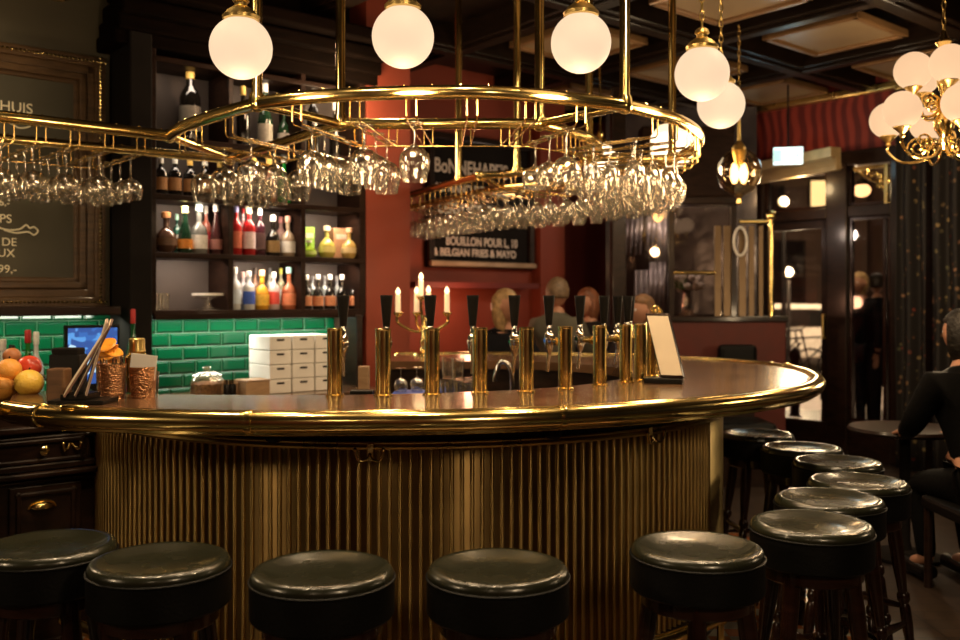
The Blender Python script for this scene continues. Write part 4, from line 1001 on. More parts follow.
def make_glass(kind):
    nm = {'balloon': 'hanging_balloon_glass', 'tulip': 'hanging_tulip_glass', 'wine': 'hanging_wine_glass'}[kind]
    r = thing(nm, 'x', 'glass', (0, 0, 0), None, local=True)
    # upside down : foot at z=0, bowl below
    def shell(prof, th=.0018):
        inn = [(max(0, a - th), b) for a, b in reversed(prof)]
        inn[-1] = (0, prof[0][1] - .006); return prof + inn
    if kind == 'tulip':
        bowl = [(0, -.082), (.012, -.085), (.036, -.096), (.055, -.118), (.060, -.142), (.058, -.17), (.050, -.198), (.047, -.222)]; st = .085; fo = .036
    elif kind == 'balloon':
        bowl = [(0, -.10), (.012, -.104), (.036, -.114), (.052, -.134), (.057, -.158), (.054, -.182), (.048, -.202)]; st = .103; fo = .037
    else:
        bowl = [(0, -.085), (.010, -.089), (.028, -.100), (.040, -.122), (.043, -.150), (.038, -.185), (.034, -.205)]; st = .088; fo = .033
    mb = MB(); mb.lathe(shell(bowl), (0, 0, 0), 22, closed=True); mb.build('bowl', CRYSTAL, r, ang=80)
    mb = MB(); mb.lathe([(.011, -.002), (.0042, -.018), (.0038, -.045), (.0045, -st + .012), (.010, -st + .001)], (0, 0, 0), 12); mb.build('stem', CRYSTAL, r, ang=80)
    mb = MB(); mb.lathe([(0, .0045), (fo * .4, .0035), (fo, .0015), (fo, 0), (fo * .5, -.0012), (.010, -.004), (0, -.004)], (0, 0, 0), 22); mb.build('foot', CRYSTAL, r, ang=80)
    return r
G = {k: make_glass(k) for k in ('balloon', 'tulip', 'wine')}; used = set()
ordn = ['outermost', 'second inward', 'third inward', 'innermost']
hc = {}; lastB = None
for (a, b, kind, cnt, where) in H_:
    hc[where] = hc.get(where, 0) + 1; hi = hc[where]
    A = Vector((*a, RZ)); B = Vector((*b, RZ)); d = (B - A); L = d.length; d.normalize(); s = Vector((-d.y, d.x, 0))
    mb = MB()
    for q in (-1, 1):
        o_ = s * (q * .019)
        mb.tube([A + o_, A + o_ + Vector((0, 0, WZ - RZ + .012)), A + o_ + d * .012 + Vector((0, 0, WZ - RZ)), B + o_ - d * .012 + Vector((0, 0, WZ - RZ)), B + o_ + Vector((0, 0, WZ - RZ + .012)), B + o_], .0034, 6)
    if lastB is not None and (lastB[0] - (B - s * .019)).length < .35:
        a_, b_ = lastB[0].copy(), (B - s * .019).copy(); a_.z = b_.z = WZ; mb.tube([a_, b_], .0034, 6)
    lastB = (B + s * .019,)
    if (B - A).length and where in ('', 'front', 'single', 'mid') : pass
    mb.build('wire_hanger', WIRE, rk)
    for k in range(cnt):
        f = (k + .5) / max(cnt, 3) if where != 'single' else .10
        jig = random.uniform(-.012, .012)
        p = A + d * (L * (.10 + .86 * f) + jig); p.z = WZ + .0035
        o = G[kind] if kind not in used else copy_tree(G[kind])
        used.add(kind); o.location = p; o.rotation_euler.z = random.uniform(0, 6)
        if where == 'left':
            o['label'] = 'balloon glass on the left rack arm, wire %s before the joint, %s' % (nth[7 - hi], ordn[k]) if hi > 2 else 'balloon glass hanging at the far left end of the rack arm'
            o['group'] = 'balloon glasses on the left arm of the rack'
        elif where == 'bend':
            o['label'] = 'tulip glass on the %s wire right of the left brass joint, %s' % (nth[hi - 1], ordn[k]); o['group'] = 'tulip glasses on the bend of the rack'
        elif where == 'front':
            o['label'] = 'tulip glass on the %s wire %s of the tall pole, %s' % ('long', ('left', 'right')[hi - 1], ordn[k]); o['group'] = 'tulip glasses on the front of the rack'
        elif where == 'single': o['label'] = 'single tulip glass hanging alone on the front of the rack'
        elif where == 'mid': o['label'] = 'balloon glass on the wire left of the right front joint, %s' % ordn[k]; o['group'] = 'balloon glasses left of the right joint'
        elif where == 'right': o['label'] = 'small stemmed glass in the dense cluster at the right curve of the rack'; o['group'] = 'glasses clustered on the right curve of the rack'
        else: o['label'] = 'small stemmed glass in the long row on the far side of the rack'; o['group'] = 'glasses on the far side of the rack'

# ------------------------------------------------------------------ globe pendants
def chain(mb, p, z1, link=.035, r=.003):
    z = p[2]; k = 0
    while z < z1:
        pts = []
        for i in range(10):
            a = 2 * PI * i / 10; u_ = .009 * math.cos(a); v_ = .021 * math.sin(a)
            pts.append((p[0] + (u_ if k % 2 else 0), p[1] + (0 if k % 2 else u_), z + v_ + .015))
        mb.tube(pts, r, 5, closed=True); z += link * .9; k += 1
def pendant(label, px, py, Y, r=.11):
    c = at(px, py, Y); g = thing('globe_pendant', label, 'pendant lamp', (c.x, c.y, c.z), 'opal globe pendants over the bar')
    mb = MB(); mb.sphere(c, r, 40, 24); mb.build('glass_globe', GLOBE, g, ang=80)
    mb = MB(); z = r * .90
    mb.lathe([(.055, z - .004), (.064, z + .0), (.066, z + .012), (.058, z + .018), (.05, z + .03), (.03, z + .045), (.022, z + .05), (.022, z + .062), (.03, z + .066), (.026, z + .08), (.012, z + .09), (0, z + .092)], c, 24); mb.build('fitter', BRASS2, g)
    mb = MB(); chain(mb, (c.x, c.y, c.z + z + .088), CEIL - .05, .04); mb.build('chain', BRASS2, g)
    light('POINT', 'globe_light', c + Vector((0, 0, -r - .10)), 11, (1, .68, .38), .09)
    return c
PL = [(241, 48, 3.31), (403, 37, 3.31), (581, 43, 3.42), (702, 74, 3.80), (721, 105, 4.37)]
for (px, py, Y), lb in zip(PL, ('opal globe pendant hanging over the left part of the bar beside the first pole', 'opal globe pendant hanging over the middle of the bar right of the tall pole', 'opal globe pendant between the two right hand poles', 'opal globe pendant right of the rack, the larger and higher of the close pair', 'opal globe pendant right of the rack, the smaller and lower of the close pair')):
    pendant(lb, px, py, Y)
# clear globe pendant with filament bulbs
c = at(739, 172, 6.6)
g = thing('filament_pendant', 'clear glass globe pendant with glowing filament bulbs', 'pendant lamp', c)
mb = MB(); R_ = .155
prof = [(.045, R_ * .95)] + [(R_ * math.sin(a), R_ * math.cos(a) * 1.08) for a in [PI * (.1 + .85 * i / 16) for i in range(17)]] + [(0, -R_ * 1.08)]
mb.lathe(prof, c, 32); mb.f = mb.f[:]; mb.build('clear_globe', panemat('thin_globe', (.93, .80, .58), .10), g, ang=80)
for dx in (-.032, .032):
    mb = MB(); mb.lathe([(0, -.085), (.014, -.08), (.030, -.04), (.028, .02), (.014, .06), (0, .065)], (c.x + dx, c.y, c.z), 14); mb.build('bulb', BULB, g)
mb = MB(); mb.lathe([(.03, .05), (.05, .14), (.05, .17), (.03, .2), (.012, .22), (.010, .5), (0, .51)], c, 20); mb.lathe([(0, -.24), (.02, -.22), (.012, -.19), (.03, -.165), (0, -.16)], c, 16); mb.build('cap', BRASS2, g)
mb = MB(); chain(mb, (c.x, c.y, c.z + .5), CEIL, .04); mb.build('chain', BRASS2, g)
light('POINT', 'filament_light', c + Vector((0, -.22, -.05)), 5, (1, .6, .28), .05)

# chandelier at the right
ch = at(944, 92, 4.55)
g = thing('chandelier', 'brass scroll arm chandelier with opal globes at the right edge', 'chandelier', ch)
mb = MB(); mb.lathe([(0, -.30), (.012, -.28), (.03, -.25), (.02, -.22), (.045, -.18), (.05, -.14), (.02, -.1), (.016, .0), (.03, .03), (.035, .08), (.018, .12), (.014, .2), (.04, .24), (.02, .26), (.01, .30), (0, .31)], ch, 20); mb.build('center_stem', BRASS, g)
mb = MB(); chain(mb, (ch.x, ch.y, ch.z + .29), CEIL, .045, .004); mb.build('chain', BRASS2, g)
def charm(ang, rad, dz, gr):
    d = Vector((math.cos(ang), math.sin(ang), 0)); Z = Vector((0, 0, 1)); e = ch + d * rad + Z * (dz - .13)
    mb = MB(); mb.tube(spline([ch + Z * (dz - .13), ch + d * (rad * .3) + Z * (dz - .21), ch + d * (rad * .75) + Z * (dz - .215), e - Z * .03, e], 8), .0075, 8)
    # scroll
    sp = []
    for i in range(26):
        a = i / 25 * 3.6 * PI; q = .052 * (1 - i / 30); sp.append(ch + d * (rad * .45 + q * math.cos(a)) + Z * (dz - .15 + q * math.sin(a)))
    mb.tube(sp, .0055, 6); arm = mb.build('arm', BRASS, g)
    mb = MB(); mb.lathe([(.006, 0), (.014, .008), (.010, .02), (.03, .04), (.042, .05), (.042, .056), (.02, .06)], e, 18); mb.build('lamp_holder', BRASS2, arm)
    gc = e + Z * (.05 + gr * .93); mb = MB(); mb.sphere(gc, gr, 28, 18); mb.build('glass_globe', GLOBE2, arm, ang=80)
for k in range(6): charm(math.radians(200 + 60 * k), .26, -.11, .090)
for k in range(5): charm(math.radians(180 + 72 * k), .15, .10, .090)
light('POINT', 'chandelier_light', ch + Vector((-.1, -.1, -.42)), 12, (1, .62, .32), .05)

c = at(57, -7, 3.9); g = thing('brass_pendant', 'brass pendant lamp whose bottom just shows at the top left', 'pendant lamp', c)
mb = MB(); mb.lathe([(0, -.03), (.03, -.028), (.07, -.01), (.09, .02), (.09, .04), (.05, .07), (.02, .1), (.01, .14), (.01, CEIL - c.z + .1)], c, 24); mb.build('lamp_body', BRASS, g)
# lamps further back seen behind the rack
def back_lamp(label, px, py, Y, h, r):
    c = at(px, py, Y); g = thing('lantern_pendant', label, 'pendant lamp', c, 'frosted pendants at the back')
    mb = MB(); mb.lathe([(0, -h / 2), (r * .7, -h / 2), (r, -h * .3), (r, h * .15), (r * .5, h * .4), (0, h * .42)], c, 20); mb.build('lamp_shade', emis('frosted_lamp', (1, .78, .5), 1.3), g)
    mb = MB(); mb.lathe([(r * .6, h * .36), (r * .4, h * .5), (.02, h * .55), (.03, h * .62), (.01, h * .75), (.008, CEIL - c.z)], c, 16); mb.build('lamp_cap', BRASS, g)
    light('POINT', 'lantern_light', c + Vector((0, -r - .12, -h / 2 - .05)), 9, (1, .74, .46), .08)
back_lamp('frosted lantern pendant behind the right front rack joint', 600, 160, 7.2, .32, .12)
back_lamp('frosted lantern pendant seen through the right curve of the rack', 672, 142, 7.0, .34, .16)

# ------------------------------------------------------------------ candelabra
cb = Vector((at(424, 300, 6.05).x, 6.05, 1.122)); g = thing('candelabra', 'brass candelabra with five glowing candles on the far counter', 'candelabra', cb)
zc = lambda py: CH - (py - HY) / F * 6.05
mb = MB(); mb.lathe([(0, 0), (.075, 0), (.07, .015), (.03, .03), (.018, .06), (.03, .09), (.016, .12), (.022, .17), (.013, .2), (.018, .26), (.012, zc(322) - 1.122)], cb, 20); mb.build('stem', BRASS, g)
for px, ytip, yb in ((398, 289, 312), (416, 288, 312), (421, 274, 296), (428, 287, 306), (447, 288, 312)):
    x = (px - CX) / F * 6.05; top = zc(yb); e = Vector((x, 6.05 + (.06 if px in (416, 428) else 0), top))
    mb = MB(); mid = Vector((cb.x, 6.05, zc(330)))
    mb.tube(spline([mid, mid + (e - mid) * .35 - Vector((0, 0, .05)), Vector((e.x, e.y, e.z - .07)), e], 6), .009, 8); mb.lathe([(.014, -.03), (.03, -.008), (.03, 0), (0, 0)], e, 14); am = mb.build('arm', BRASS, g)
    mb = MB(); ht = zc(ytip + 6) - top; mb.lathe([(0, 0), (.0165, 0), (.0165, ht), (.01, ht + .004), (0, ht + .004)], e, 12); cd = mb.build('candle', emis('wax', (1, .6, .3), .55, (.8, .7, .5)), am)
    mb = MB(); mb.lathe([(0, 0), (.015, .012), (.015, .025), (.007, .042), (0, .05)], e + Vector((0, 0, ht)), 10); mb.build('flame_bulb', FLAME, am)
light('POINT', 'candle_light', cb + Vector((0, -.1, .55)), 2.5, (1, .6, .3), .05)

# ------------------------------------------------------------------ items on the bar
ZT = 1.122
# menu stand at the right
mc = Vector(((664 - CX) / F * 4.02, 4.02, ZT))
g = thing('menu_stand', 'tilted menu holder with bright page on black base near the right taps', 'menu holder', mc)
mb = MB(); mb.box(mc + Vector((.0, 0, .012)), (.16, .10, .024), Vector((.95, -.3, 0))); mb.build('base', BLACK, g, smooth=False, bevel=.004)
ax = Vector((.90, -.43, 0)).normalized(); bt = mc + Vector((.035, -.02, .024)); tp_ = mc + Vector((-.022, .03, .30))
upv = (tp_ - bt).normalized(); nv = ax.cross(upv).normalized(); rot = Matrix((ax, -nv, upv)).transposed()
cc0 = (bt + tp_) / 2; mb = MB(); mb.box(cc0, (.105, .022, .285), rot=rot); mb.build('board', BROWNWOOD, g, smooth=False, bevel=.004)
fn = nv if nv.y < 0 else -nv
mb = MB(); mb.box(cc0 + fn * .013, (.092, .004, .262), rot=rot); mb.build('menu_page', PAPER, g, smooth=False)
mb = MB(); mb.tube([tp_ + ax * q * .04 + upv * (.012 + .008 * math.sin(q * 9)) for q in [i / 10 - .5 for i in range(21)][:11]], .008, 8); mb.tube([tp_ + ax * (.018 * math.cos(a * PI / 6)) + upv * (.02 + .014 * math.sin(a * PI / 6)) for a in range(12)], .003, 6, closed=True); mb.build('clip', BRASS, g)
# left group
def pc(px, py): return onz(px, py, ZT)
b = pc(76, 405); g = thing('menu_tray', 'low black tray holding fanned menus', 'tray', b)
a0 = Vector((b.x, b.y + .06, ZT)); mb = MB(); mb.box(a0 + Vector((0, 0, .008)), (.19, .14, .016)); mb.build('tray_base', BLACK, g, smooth=False, bevel=.003)
mb = MB(); mb.box(a0 + Vector((-.01, 0, .026)), (.09, .12, .02)); mb.build('tray_slot', BLACK, g, smooth=False, bevel=.003)
for i, (lean, col, lb) in enumerate(((.30, (.35, .2, .15), 'brown menu card leaning furthest in the fanned tray'), (.265, (.12, .07, .06), 'dark menu card in the middle of the fanned tray'), (.20, (.45, .33, .27), 'pale edged menu card standing most upright in the fanned tray'))):
    base = Vector((b.x - .055 + i * .035, b.y + .05, ZT + .038)); top = base + Vector((lean * .52 - i * .016, .0, .24 + i * .004))
    g = thing('menu_card', lb, 'menu', base); dv = (top - base); u_ = dv.normalized(); X = Vector((-.40, .917, 0)); N_ = u_.cross(X).normalized(); X = N_.cross(u_).normalized(); rot = Matrix((X, N_, u_)).transposed()
    mb = MB(); mb.box((base + top) / 2, (.12, .006, dv.length), rot=rot); mb.build('cover', colmat(col, 'lab'), g, smooth=False)
    mb = MB(); mb.box((base + top) / 2 + N_ * .004 - X * 0, (.116, .003, dv.length - .006), rot=rot); mb.build('pages', PAPER, g, smooth=False)
b = pc(54, 403); g = thing('napkin_box', 'plain brown wooden box beside the menu tray', 'box', b)
mb = MB(); c = Vector((b.x - .0, b.y + .04, ZT)); mb.box(c + Vector((0, 0, .059)), (.062, .07, .118)); mb.build('box_body', wood('walnut', (.09, .045, .02), (.17, .085, .04), .4, .1), g, smooth=False, bevel=.006)
b = onz(62, 396, ZT); g = thing('napkin_holder', 'black holder with dark napkins behind the wooden box', 'holder', b)
c = Vector((b.x - .02, b.y + .10, ZT)); mb = MB(); mb.box(c + Vector((0, 0, .075)), (.115, .08, .15)); mb.build('holder_body', BLACK, g, smooth=False, bevel=.005)
mb = MB(); mb.box(c + Vector((-.0, 0, .16)), (.105, .065, .03)); mb.build('napkins', MATTE, g, smooth=False, bevel=.006)
def cup(label, px, pb, wpx, ht, mat, name='copper_cup'):
    b = pc(px, pb); r = wpx * b.y / F / 2; g = thing(name, label, 'cup', b)
    mb = MB(); mb.lathe([(0, 0), (r * .82, 0), (r * .86, .01), (r, ht), (r - .002, ht), (r * .8, .01), (0, .01)], b, 28); mb.build('cup_body', mat, g); return b, r, g
b, r_, g = cup('dimpled copper cup holding orange slices and sticks, left of the two cups', 112, 399, 28, .128, COPPER)
for i in range(7):
    a = i * .9; mb = MB(); q = b + Vector((.02 * math.cos(a), .02 * math.sin(a), .03)); mb.cyl(q, q + Vector((.02 * math.cos(a), .012 * math.sin(a), .115)), .003, n=8); mb.build('straw', CHROME if i % 2 else BROWNWOOD, g)
b2 = Vector(((109.5 - CX) / F * (b.y + .13), b.y + .13, ZT)); g = thing('orange_jar', 'glass tumbler filled with orange slices behind the copper cup', 'jar', b2)
mb = MB(); mb.lathe([(0, 0), (.045, 0), (.05, .15), (.048, .15), (.043, .008), (0, .008)], b2, 24); mb.build('jar_glass', CRYSTAL, g)
OR = pmat('orange_flesh', (.85, .33, .03), .35, var=.25, nscale=40)
for i in range(12):
    a = i * 2.1; zz = .05 + i * .0125; ct = b2 + Vector((.012 * math.cos(a), .012 * math.sin(a), zz)); axv = Vector((math.cos(a) * .5, math.sin(a) * .5 - .4, 1))
    mb = MB(); mb.lathe([(0, 0), (.034, 0), (.038, .004), (.034, .008), (0, .008)], ct, 20, axv); s_ = mb.build('orange_slice', OR, g)
b3 = pc(137, 396); b3.y += .16; b3.x = (137 - CX) / F * b3.y
g = thing('cocktail_shaker', 'gold cocktail shaker with straight cap behind the copper cups', 'shaker', b3)
mb = MB(); mb.lathe([(0, 0), (.036, 0), (.048, .12), (.048, .135), (.026, .16)], b3, 28); mb.build('shaker_body', BRASS, g)
mb = MB(); mb.lathe([(.033, .158), (.03, .17), (.03, .205), (.026, .21), (0, .21)], b3, 24); mb.build('shaker_cap', BRASS2, g)
b, r_, g = cup('dimpled copper cup with a white card inside, right of the two cups', 143, 398, 27, .115, COPPER)
mb = MB(); rot = Matrix.Rotation(.12, 3, 'Y'); mb.box(b + Vector((0.004, -.01, .115)), (.095, .003, .09), rot=rot); mb.build('white_card', WHITE, g, smooth=False)
b = onz(160, 393, ZT); tumbler('small clear glass with white rim behind the card cup', (b.x, b.y - .1, ZT), .09, .03)
# small brass bar ornament on the rail at the left
p = Vector((OS[railidx(75)].x, OS[railidx(75)].y, 1.136)); mb = MB(); mb.sphere(p, .04, 16, 8, (1.2, .5, .22)); mb.build('rail_latch', BRASS, bar)
# fruit
fb = Vector((-1.86, 3.62, ZT)); g = thing('fruit_bowl', 'low glass bowl holding fruit on the side counter', 'bowl', fb)
mb = MB(); mb.lathe([(0, 0), (.08, 0), (.15, .035), (.165, .06), (.162, .06), (.145, .04), (.078, .006), (0, .006)], fb, 32); mb.build('bowl_glass', CRYSTAL, g)
ORG = pmat('orange_peel', (.8, .36, .06), .4, var=.1, bump=.3, bscale=150); LEM = pmat('lemon_peel', (.85, .55, .08), .4, var=.1, bump=.3, bscale=150); APL = pmat('apple_skin', (.55, .06, .03), .25, var=.5, nscale=12)
def fruit(px, py, Y, r, mat, lb, nm, sc3=(1, 1, .95)):
    r *= 1.16
    c = at(px, py, Y); g = thing(nm, lb, 'fruit', c); mb = MB(); mb.sphere(c, r, 24, 16, sc3); mb.build('peel', mat, g, ang=80)
    mb = MB(); mb.cyl(c + Vector((0, 0, r * sc3[2] - .004)), c + Vector((.003, 0, r * sc3[2] + .008)), .003, n=6); mb.build('stem', BROWNWOOD, g)
for a in ((9, 370, 3.58, .040, ORG, 'orange on top of the pile at the left edge', 'orange'), (29, 367, 3.68, .041, APL, 'red apple in the fruit pile', 'apple'), (29, 383, 3.56, .046, LEM, 'large yellow fruit at the front right of the pile', 'lemon'), (2, 388, 3.56, .044, ORG, 'orange at the bottom left of the pile', 'orange'), (15, 386, 3.68, .040, ORG, 'orange half hidden in the middle of the pile', 'orange'), (12, 356, 3.78, .03, pmat('ginger', (.45, .17, .06), .5), 'small brown fruit at the back of the pile', 'pear'), (-16, 380, 3.6, .045, LEM, 'yellow fruit at the picture edge', 'lemon')): fruit(*a)

# inside the bar : worktop with glasses, mat, faucet
wt = thing('inner_worktop', 'dark steel worktop inside the bar ring', 'worktop', (0, 4.5, 0))
mb = MB(); mb.box((0.02, 4.35, .97), (.95, .55, .03)); mb.build('worktop_slab', BLACK, wt, smooth=False, bevel=.005); mb = MB(); mb.box((.02, 4.35, .46), (.9, .5, .92)); mb.build('worktop_cabinet', MATTE, wt, smooth=False)
ZW = .985
def wk(px, Y): return Vector(((px - CX) / F * Y, Y, ZW))
p = wk(411, 4.35); g = thing('drip_mat', 'blue plastic mat under the upturned glasses', 'mat', p); mb = MB(); mb.box(p + Vector((0, 0, .034)), (.17, .2, .068)); mb.build('mat_body', pmat('blue_plastic', (.01, .07, .5), .35), g, smooth=False, bevel=.01)
for i, (px, Y) in enumerate(((401, 4.32), (417, 4.36))):
    p = wk(px, Y); g2 = copy_tree(G['wine']); g2.location = (p.x, p.y, ZW + .068 + .205 * .55); g2.scale = (.75, .75, .55); g2['label'] = ('wine glass upside down on the blue mat, nearer the second tap', 'wine glass upside down on the blue mat, nearer the third tap')[i]; g2['group'] = 'glasses drying on the blue mat'
for i, (px, Y, zo) in enumerate(((446, 4.3, 0), (456, 4.42, 0), (466, 4.3, 0), (451, 4.2, 0), (460, 4.18, 0), (472, 4.42, 0), (448, 4.34, .13), (458, 4.26, .13))):
    p = wk(px, Y); tumbler(('clear tumbler in the heap between the third and fourth taps'), (p.x, p.y, ZW + zo), (.10 if zo else .128), .03, 'tumblers heaped inside the bar')
p = wk(512, 4.3); g = thing('sink_faucet', 'curved chrome faucet between the fourth and fifth taps', 'faucet', p)
mb = MB(); mb.tube(spline([p, p + Vector((0, 0, .14)), p + Vector((-.02, -.0, .2)), p + Vector((-.055, 0, .205)), p + Vector((-.075, 0, .15)), p + Vector((-.078, 0, .12))], 8), .012, 12); mb.lathe([(.03, 0), (.03, .02), (.014, .03)], p, 18); mb.build('spout', CHROME, g)
p = wk(505, 4.22); g = thing('cleaning_cloth', 'bright blue cloth by the faucet', 'cloth', p); mb = MB(); mb.sphere(p + Vector((0, 0, .015)), .05, 16, 8, (1, .8, .35)); mb.build('folded_cloth', pmat('blue_cloth', (.02, .12, .6), .8), g)
p = wk(364, 4.45); g = thing('wooden_caddy', 'upright wooden block between the first two taps', 'box', p); mb = MB(); mb.box(p + Vector((0, 0, .09)), (.05, .06, .18)); mb.build('caddy_body', LIGHTWOOD, g, smooth=False, bevel=.004)
p = wk(362, 4.15); g = thing('coaster_holder', 'low black box between the first two taps', 'box', p); mb = MB(); mb.box(p + Vector((0, 0, .05)), (.1, .07, .09)); mb.build('holder_body', BLACK, g, smooth=False, bevel=.004)

# ------------------------------------------------------------------ booth partition
BP = Vector((1.22, 8.0, 0)); BPe = Vector((2.60, 8.0, 0))
part = thing('booth_partition', 'dark framed booth partition with smoked glass above a deep red panel', 'partition', BP)
def py8(y, Y=8.0): return CH - (y - HY) / F * Y
X0 = lambda px, Y=8.0: (px - CX) / F * Y
def fbox(mb, x0, x1, z0, z1, Y0=7.95, Y1=8.05): mb.box(((x0 + x1) / 2, (Y0 + Y1) / 2, (z0 + z1) / 2), (x1 - x0, Y1 - Y0, z1 - z0))
mb = MB(); fbox(mb, X0(664), X0(784), 0, py8(320)); mb.build('lower_panel', pmat('booth_red', (.12, .02, .012), .6), part, smooth=False, bevel=.01)
mb = MB(); fbox(mb, X0(612), X0(664), 0, py8(320), 8.0, 8.04); mb.build('side_panel', DKRED, part, smooth=False)
mb = MB(); fbox(mb, X0(662), X0(786), py8(322), py8(316), 7.93, 8.07); mb.build('cap_rail', DARKWOOD, part, smooth=False, bevel=.01)
mb = MB(); fbox(mb, X0(611), X0(625), 0, 3.3, 7.93, 8.07); mb.build('post', DARKWOOD, part, smooth=False, bevel=.01)
mb = MB(); fbox(mb, X0(668), X0(673), py8(318), py8(200)); mb.build('post', DARKWOOD, part, smooth=False)
mb = MB(); fbox(mb, X0(730), X0(735), py8(318), py8(200)); mb.build('post', DARKWOOD, part, smooth=False)
mb = MB(); fbox(mb, X0(612), X0(734), py8(206), py8(198), 7.85, 8.1); mb.build('top_beam', DARKWOOD, part, smooth=False, bevel=.012)
mb = MB(); fbox(mb, X0(640), X0(732), py8(198), py8(128), 7.9, 8.1); mb.build('upper_cabinet', SHELFWOOD, part, smooth=False, bevel=.012)
for x0, x1 in ((625, 668), (673, 730)):
    mb = MB(); fbox(mb, X0(x0), X0(x1), py8(318), py8(206), 7.99, 8.0); mb.build('smoked_pane', SMOKE, part, smooth=False)
SL = pmat('gilt_slat', (.17, .11, .055), .35, .5)
for x0, x1 in ((714, 720), (723, 730), (738, 745), (748, 753), (758, 762)):
    mb = MB(); fbox(mb, X0(x0), X0(x1), py8(318), py8(226), 7.97, 7.99); mb.build('slat', SL, part, smooth=False)
mb = MB(); mb.cyl((X0(770), 7.97, py8(318)), (X0(770), 7.97, py8(218)), .025); mb.sphere((X0(770), 7.97, py8(216)), .045, 16, 10); mb.build('brass_post', BRASS, part)
mb = MB(); mb.cyl((X0(738), 7.97, py8(222)), (X0(770), 7.97, py8(222)), .016); mb.build('brass_top_rail', BRASS2, part)
mb = MB(); mb.cyl((X0(672), 7.94, py8(273)), (X0(714), 7.94, py8(273)), .018); mb.build('brass_cross_bar', BRASS, part)
# things behind the smoked panes : bench back, flowers, mirror wall lights
mb = MB(); mb.tube([(X0(738) + .055 * math.sin(a * PI / 12) , 7.93, py8(242) + (.12 * math.cos(a * PI / 12)) ) for a in range(24)], .012, 8, closed=True)
tag(mb.build('hanging_loop', WHITE), 'white oval ring hanging on the slats under the filament pendant', 'ring')
g = thing('booth_bench', 'black upholstered bench against the red booth panel', 'bench', (2.2, 7.6, 0))
mb = MB(); mb.box((X0(737, 7.75), 7.75, .98), (.32, .12, .26)); mb.build('backrest', BLACKV, g, smooth=False, bevel=.04)
mb = MB(); mb.box((X0(737, 7.6), 7.55, .45), (.5, .45, .12)); mb.build('seat', BLACKV, g, smooth=False, bevel=.04)
mb = MB(); mb.box((X0(737, 7.6), 7.57, .2), (.46, .4, .4)); mb.build('bench_base', DARKWOOD, g, smooth=False)
mb = MB(); mb.box((X0(737, 7.75), 7.79, .7), (.3, .05, .6)); mb.build('back_support', DARKWOOD, g, smooth=False)
# wine rack cabinet behind the glass with shiny bottles and curtains
for i, (px, y0, y1) in enumerate(((634, 205, 255), (652, 200, 250), (664, 205, 262), (640, 270, 330), (655, 262, 318))):
    p = at(px, (y0 + y1) / 2, 8.6); Hh = (y1 - y0) / F * 8.6
    g = thing('hanging_towel', 'pale %s drape catching light behind the smoked pane' % ('first', 'second', 'third', 'low first', 'low second')[i], 'drape', (p.x, p.y, p.z - Hh / 2))
    mb = MB(); A = []; B = []
    for k in range(13): x = p.x - .07 + .14 * k / 12; yy = p.y + .02 * math.sin(k * 1.6 + i); A.append((x, yy, p.z - Hh / 2)); B.append((x * 1 + .02, yy, p.z + Hh / 2))
    mb.strip(A, B); o = mb.build('cloth', pmat('silver_cloth', (.45, .45, .48), .3, .5), g); sm = o.modifiers.new('s', 'SOLIDIFY'); sm.thickness = .008
fp = at(686, 290, 8.5); g = thing('flower_vase', 'vase of white flowers behind the smoked pane', 'vase', (fp.x, fp.y, fp.z - .22))
mb = MB(); mb.lathe([(0, -.22), (.04, -.22), (.055, -.12), (.035, -.04), (.045, 0), (.04, 0), (.03, -.04), (0, -.2)], fp, 20); mb.build('vase_body', CHROME, g)
mb = MB()
for i in range(16): mb.sphere(fp + Vector((random.uniform(-.13, .13), random.uniform(-.08, .08), random.uniform(.01, .13))), .035, 8, 6)
mb.build('blossoms', WHITE, g)
mb = MB()
for i in range(16): q = fp + Vector((random.uniform(-.15, .15), random.uniform(-.08, .08), random.uniform(0, .1))); mb.tube([fp, q], .006, 5)
mb.build('stems', pmat('leaf_green', (.06, .2, .04), .5), g)
sh = thing('service_shelf', 'dark shelf behind the smoked pane carrying the vase', 'shelf', (1.8, 8.5, 0)); mb = MB(); mb.box((1.95, 8.55, fp.z - .24), (1.2, .35, .04)); mb.build('shelf_top', BROWNWOOD, sh, smooth=False); mb = MB(); mb.box((1.95, 8.6, (fp.z - .26) / 2), (1.1, .2, fp.z - .26)); mb.build('shelf_base', DARKWOOD, sh, smooth=False)
# mirrored cabinet wall behind
mb = MB(); mb.box((2.0, 9.3, 1.7), (1.5, .05, 3.4)); struct('wall_booth', mb, pmat('mirror_grey', (.12, .1, .1), .2, .6, bump=.6, bscale=5), smooth=False)
light('POINT', 'booth_light', (1.7, 8.3, 2.2), 9, (1, .75, .6), .06)

# exit sign
e = hit(788, Q - U * .75, R); ez = CH - (156 - HY) / F * e.y
g = thing('exit_sign', 'glowing white and green exit sign over the entrance', 'sign', (e.x, e.y, ez))
ax = (Vector((1, 0, 0)) * .8 + R * .3).normalized()
mb = MB(); mb.box((e.x, e.y, ez), (.25, .05, .15), ax); mb.build('sign_box', emis('sign_face', (.72, .95, .92), 1.5), g, smooth=False, bevel=.005)
GRS = emis('sign_green', (.1, .55, .35), .9); nn = Vector((ax.y, -ax.x, 0))
mb = MB(); q = Vector((e.x, e.y, ez)) + nn * .027
mb.box(q - ax * .09, (.07, .003, .11), ax); mb.box(q + ax * .0, (.07, .003, .02), ax); mb.add([q + ax * .06 + Vector((0, 0, .03)), q + ax * .10, q + ax * .06 - Vector((0, 0, .03))], [(0, 1, 2)]); mb.build('pictogram', GRS, g, smooth=False)
mb = MB(); mb.cyl((e.x, e.y, ez + .08), (e.x, e.y, 3.4), .008); mb.build('hanging_rod', MATTE, g)
light('POINT', 'exit_glow', Vector((e.x, e.y, ez)) + nn * .25, 1.5, (.6, .9, 1), .08)
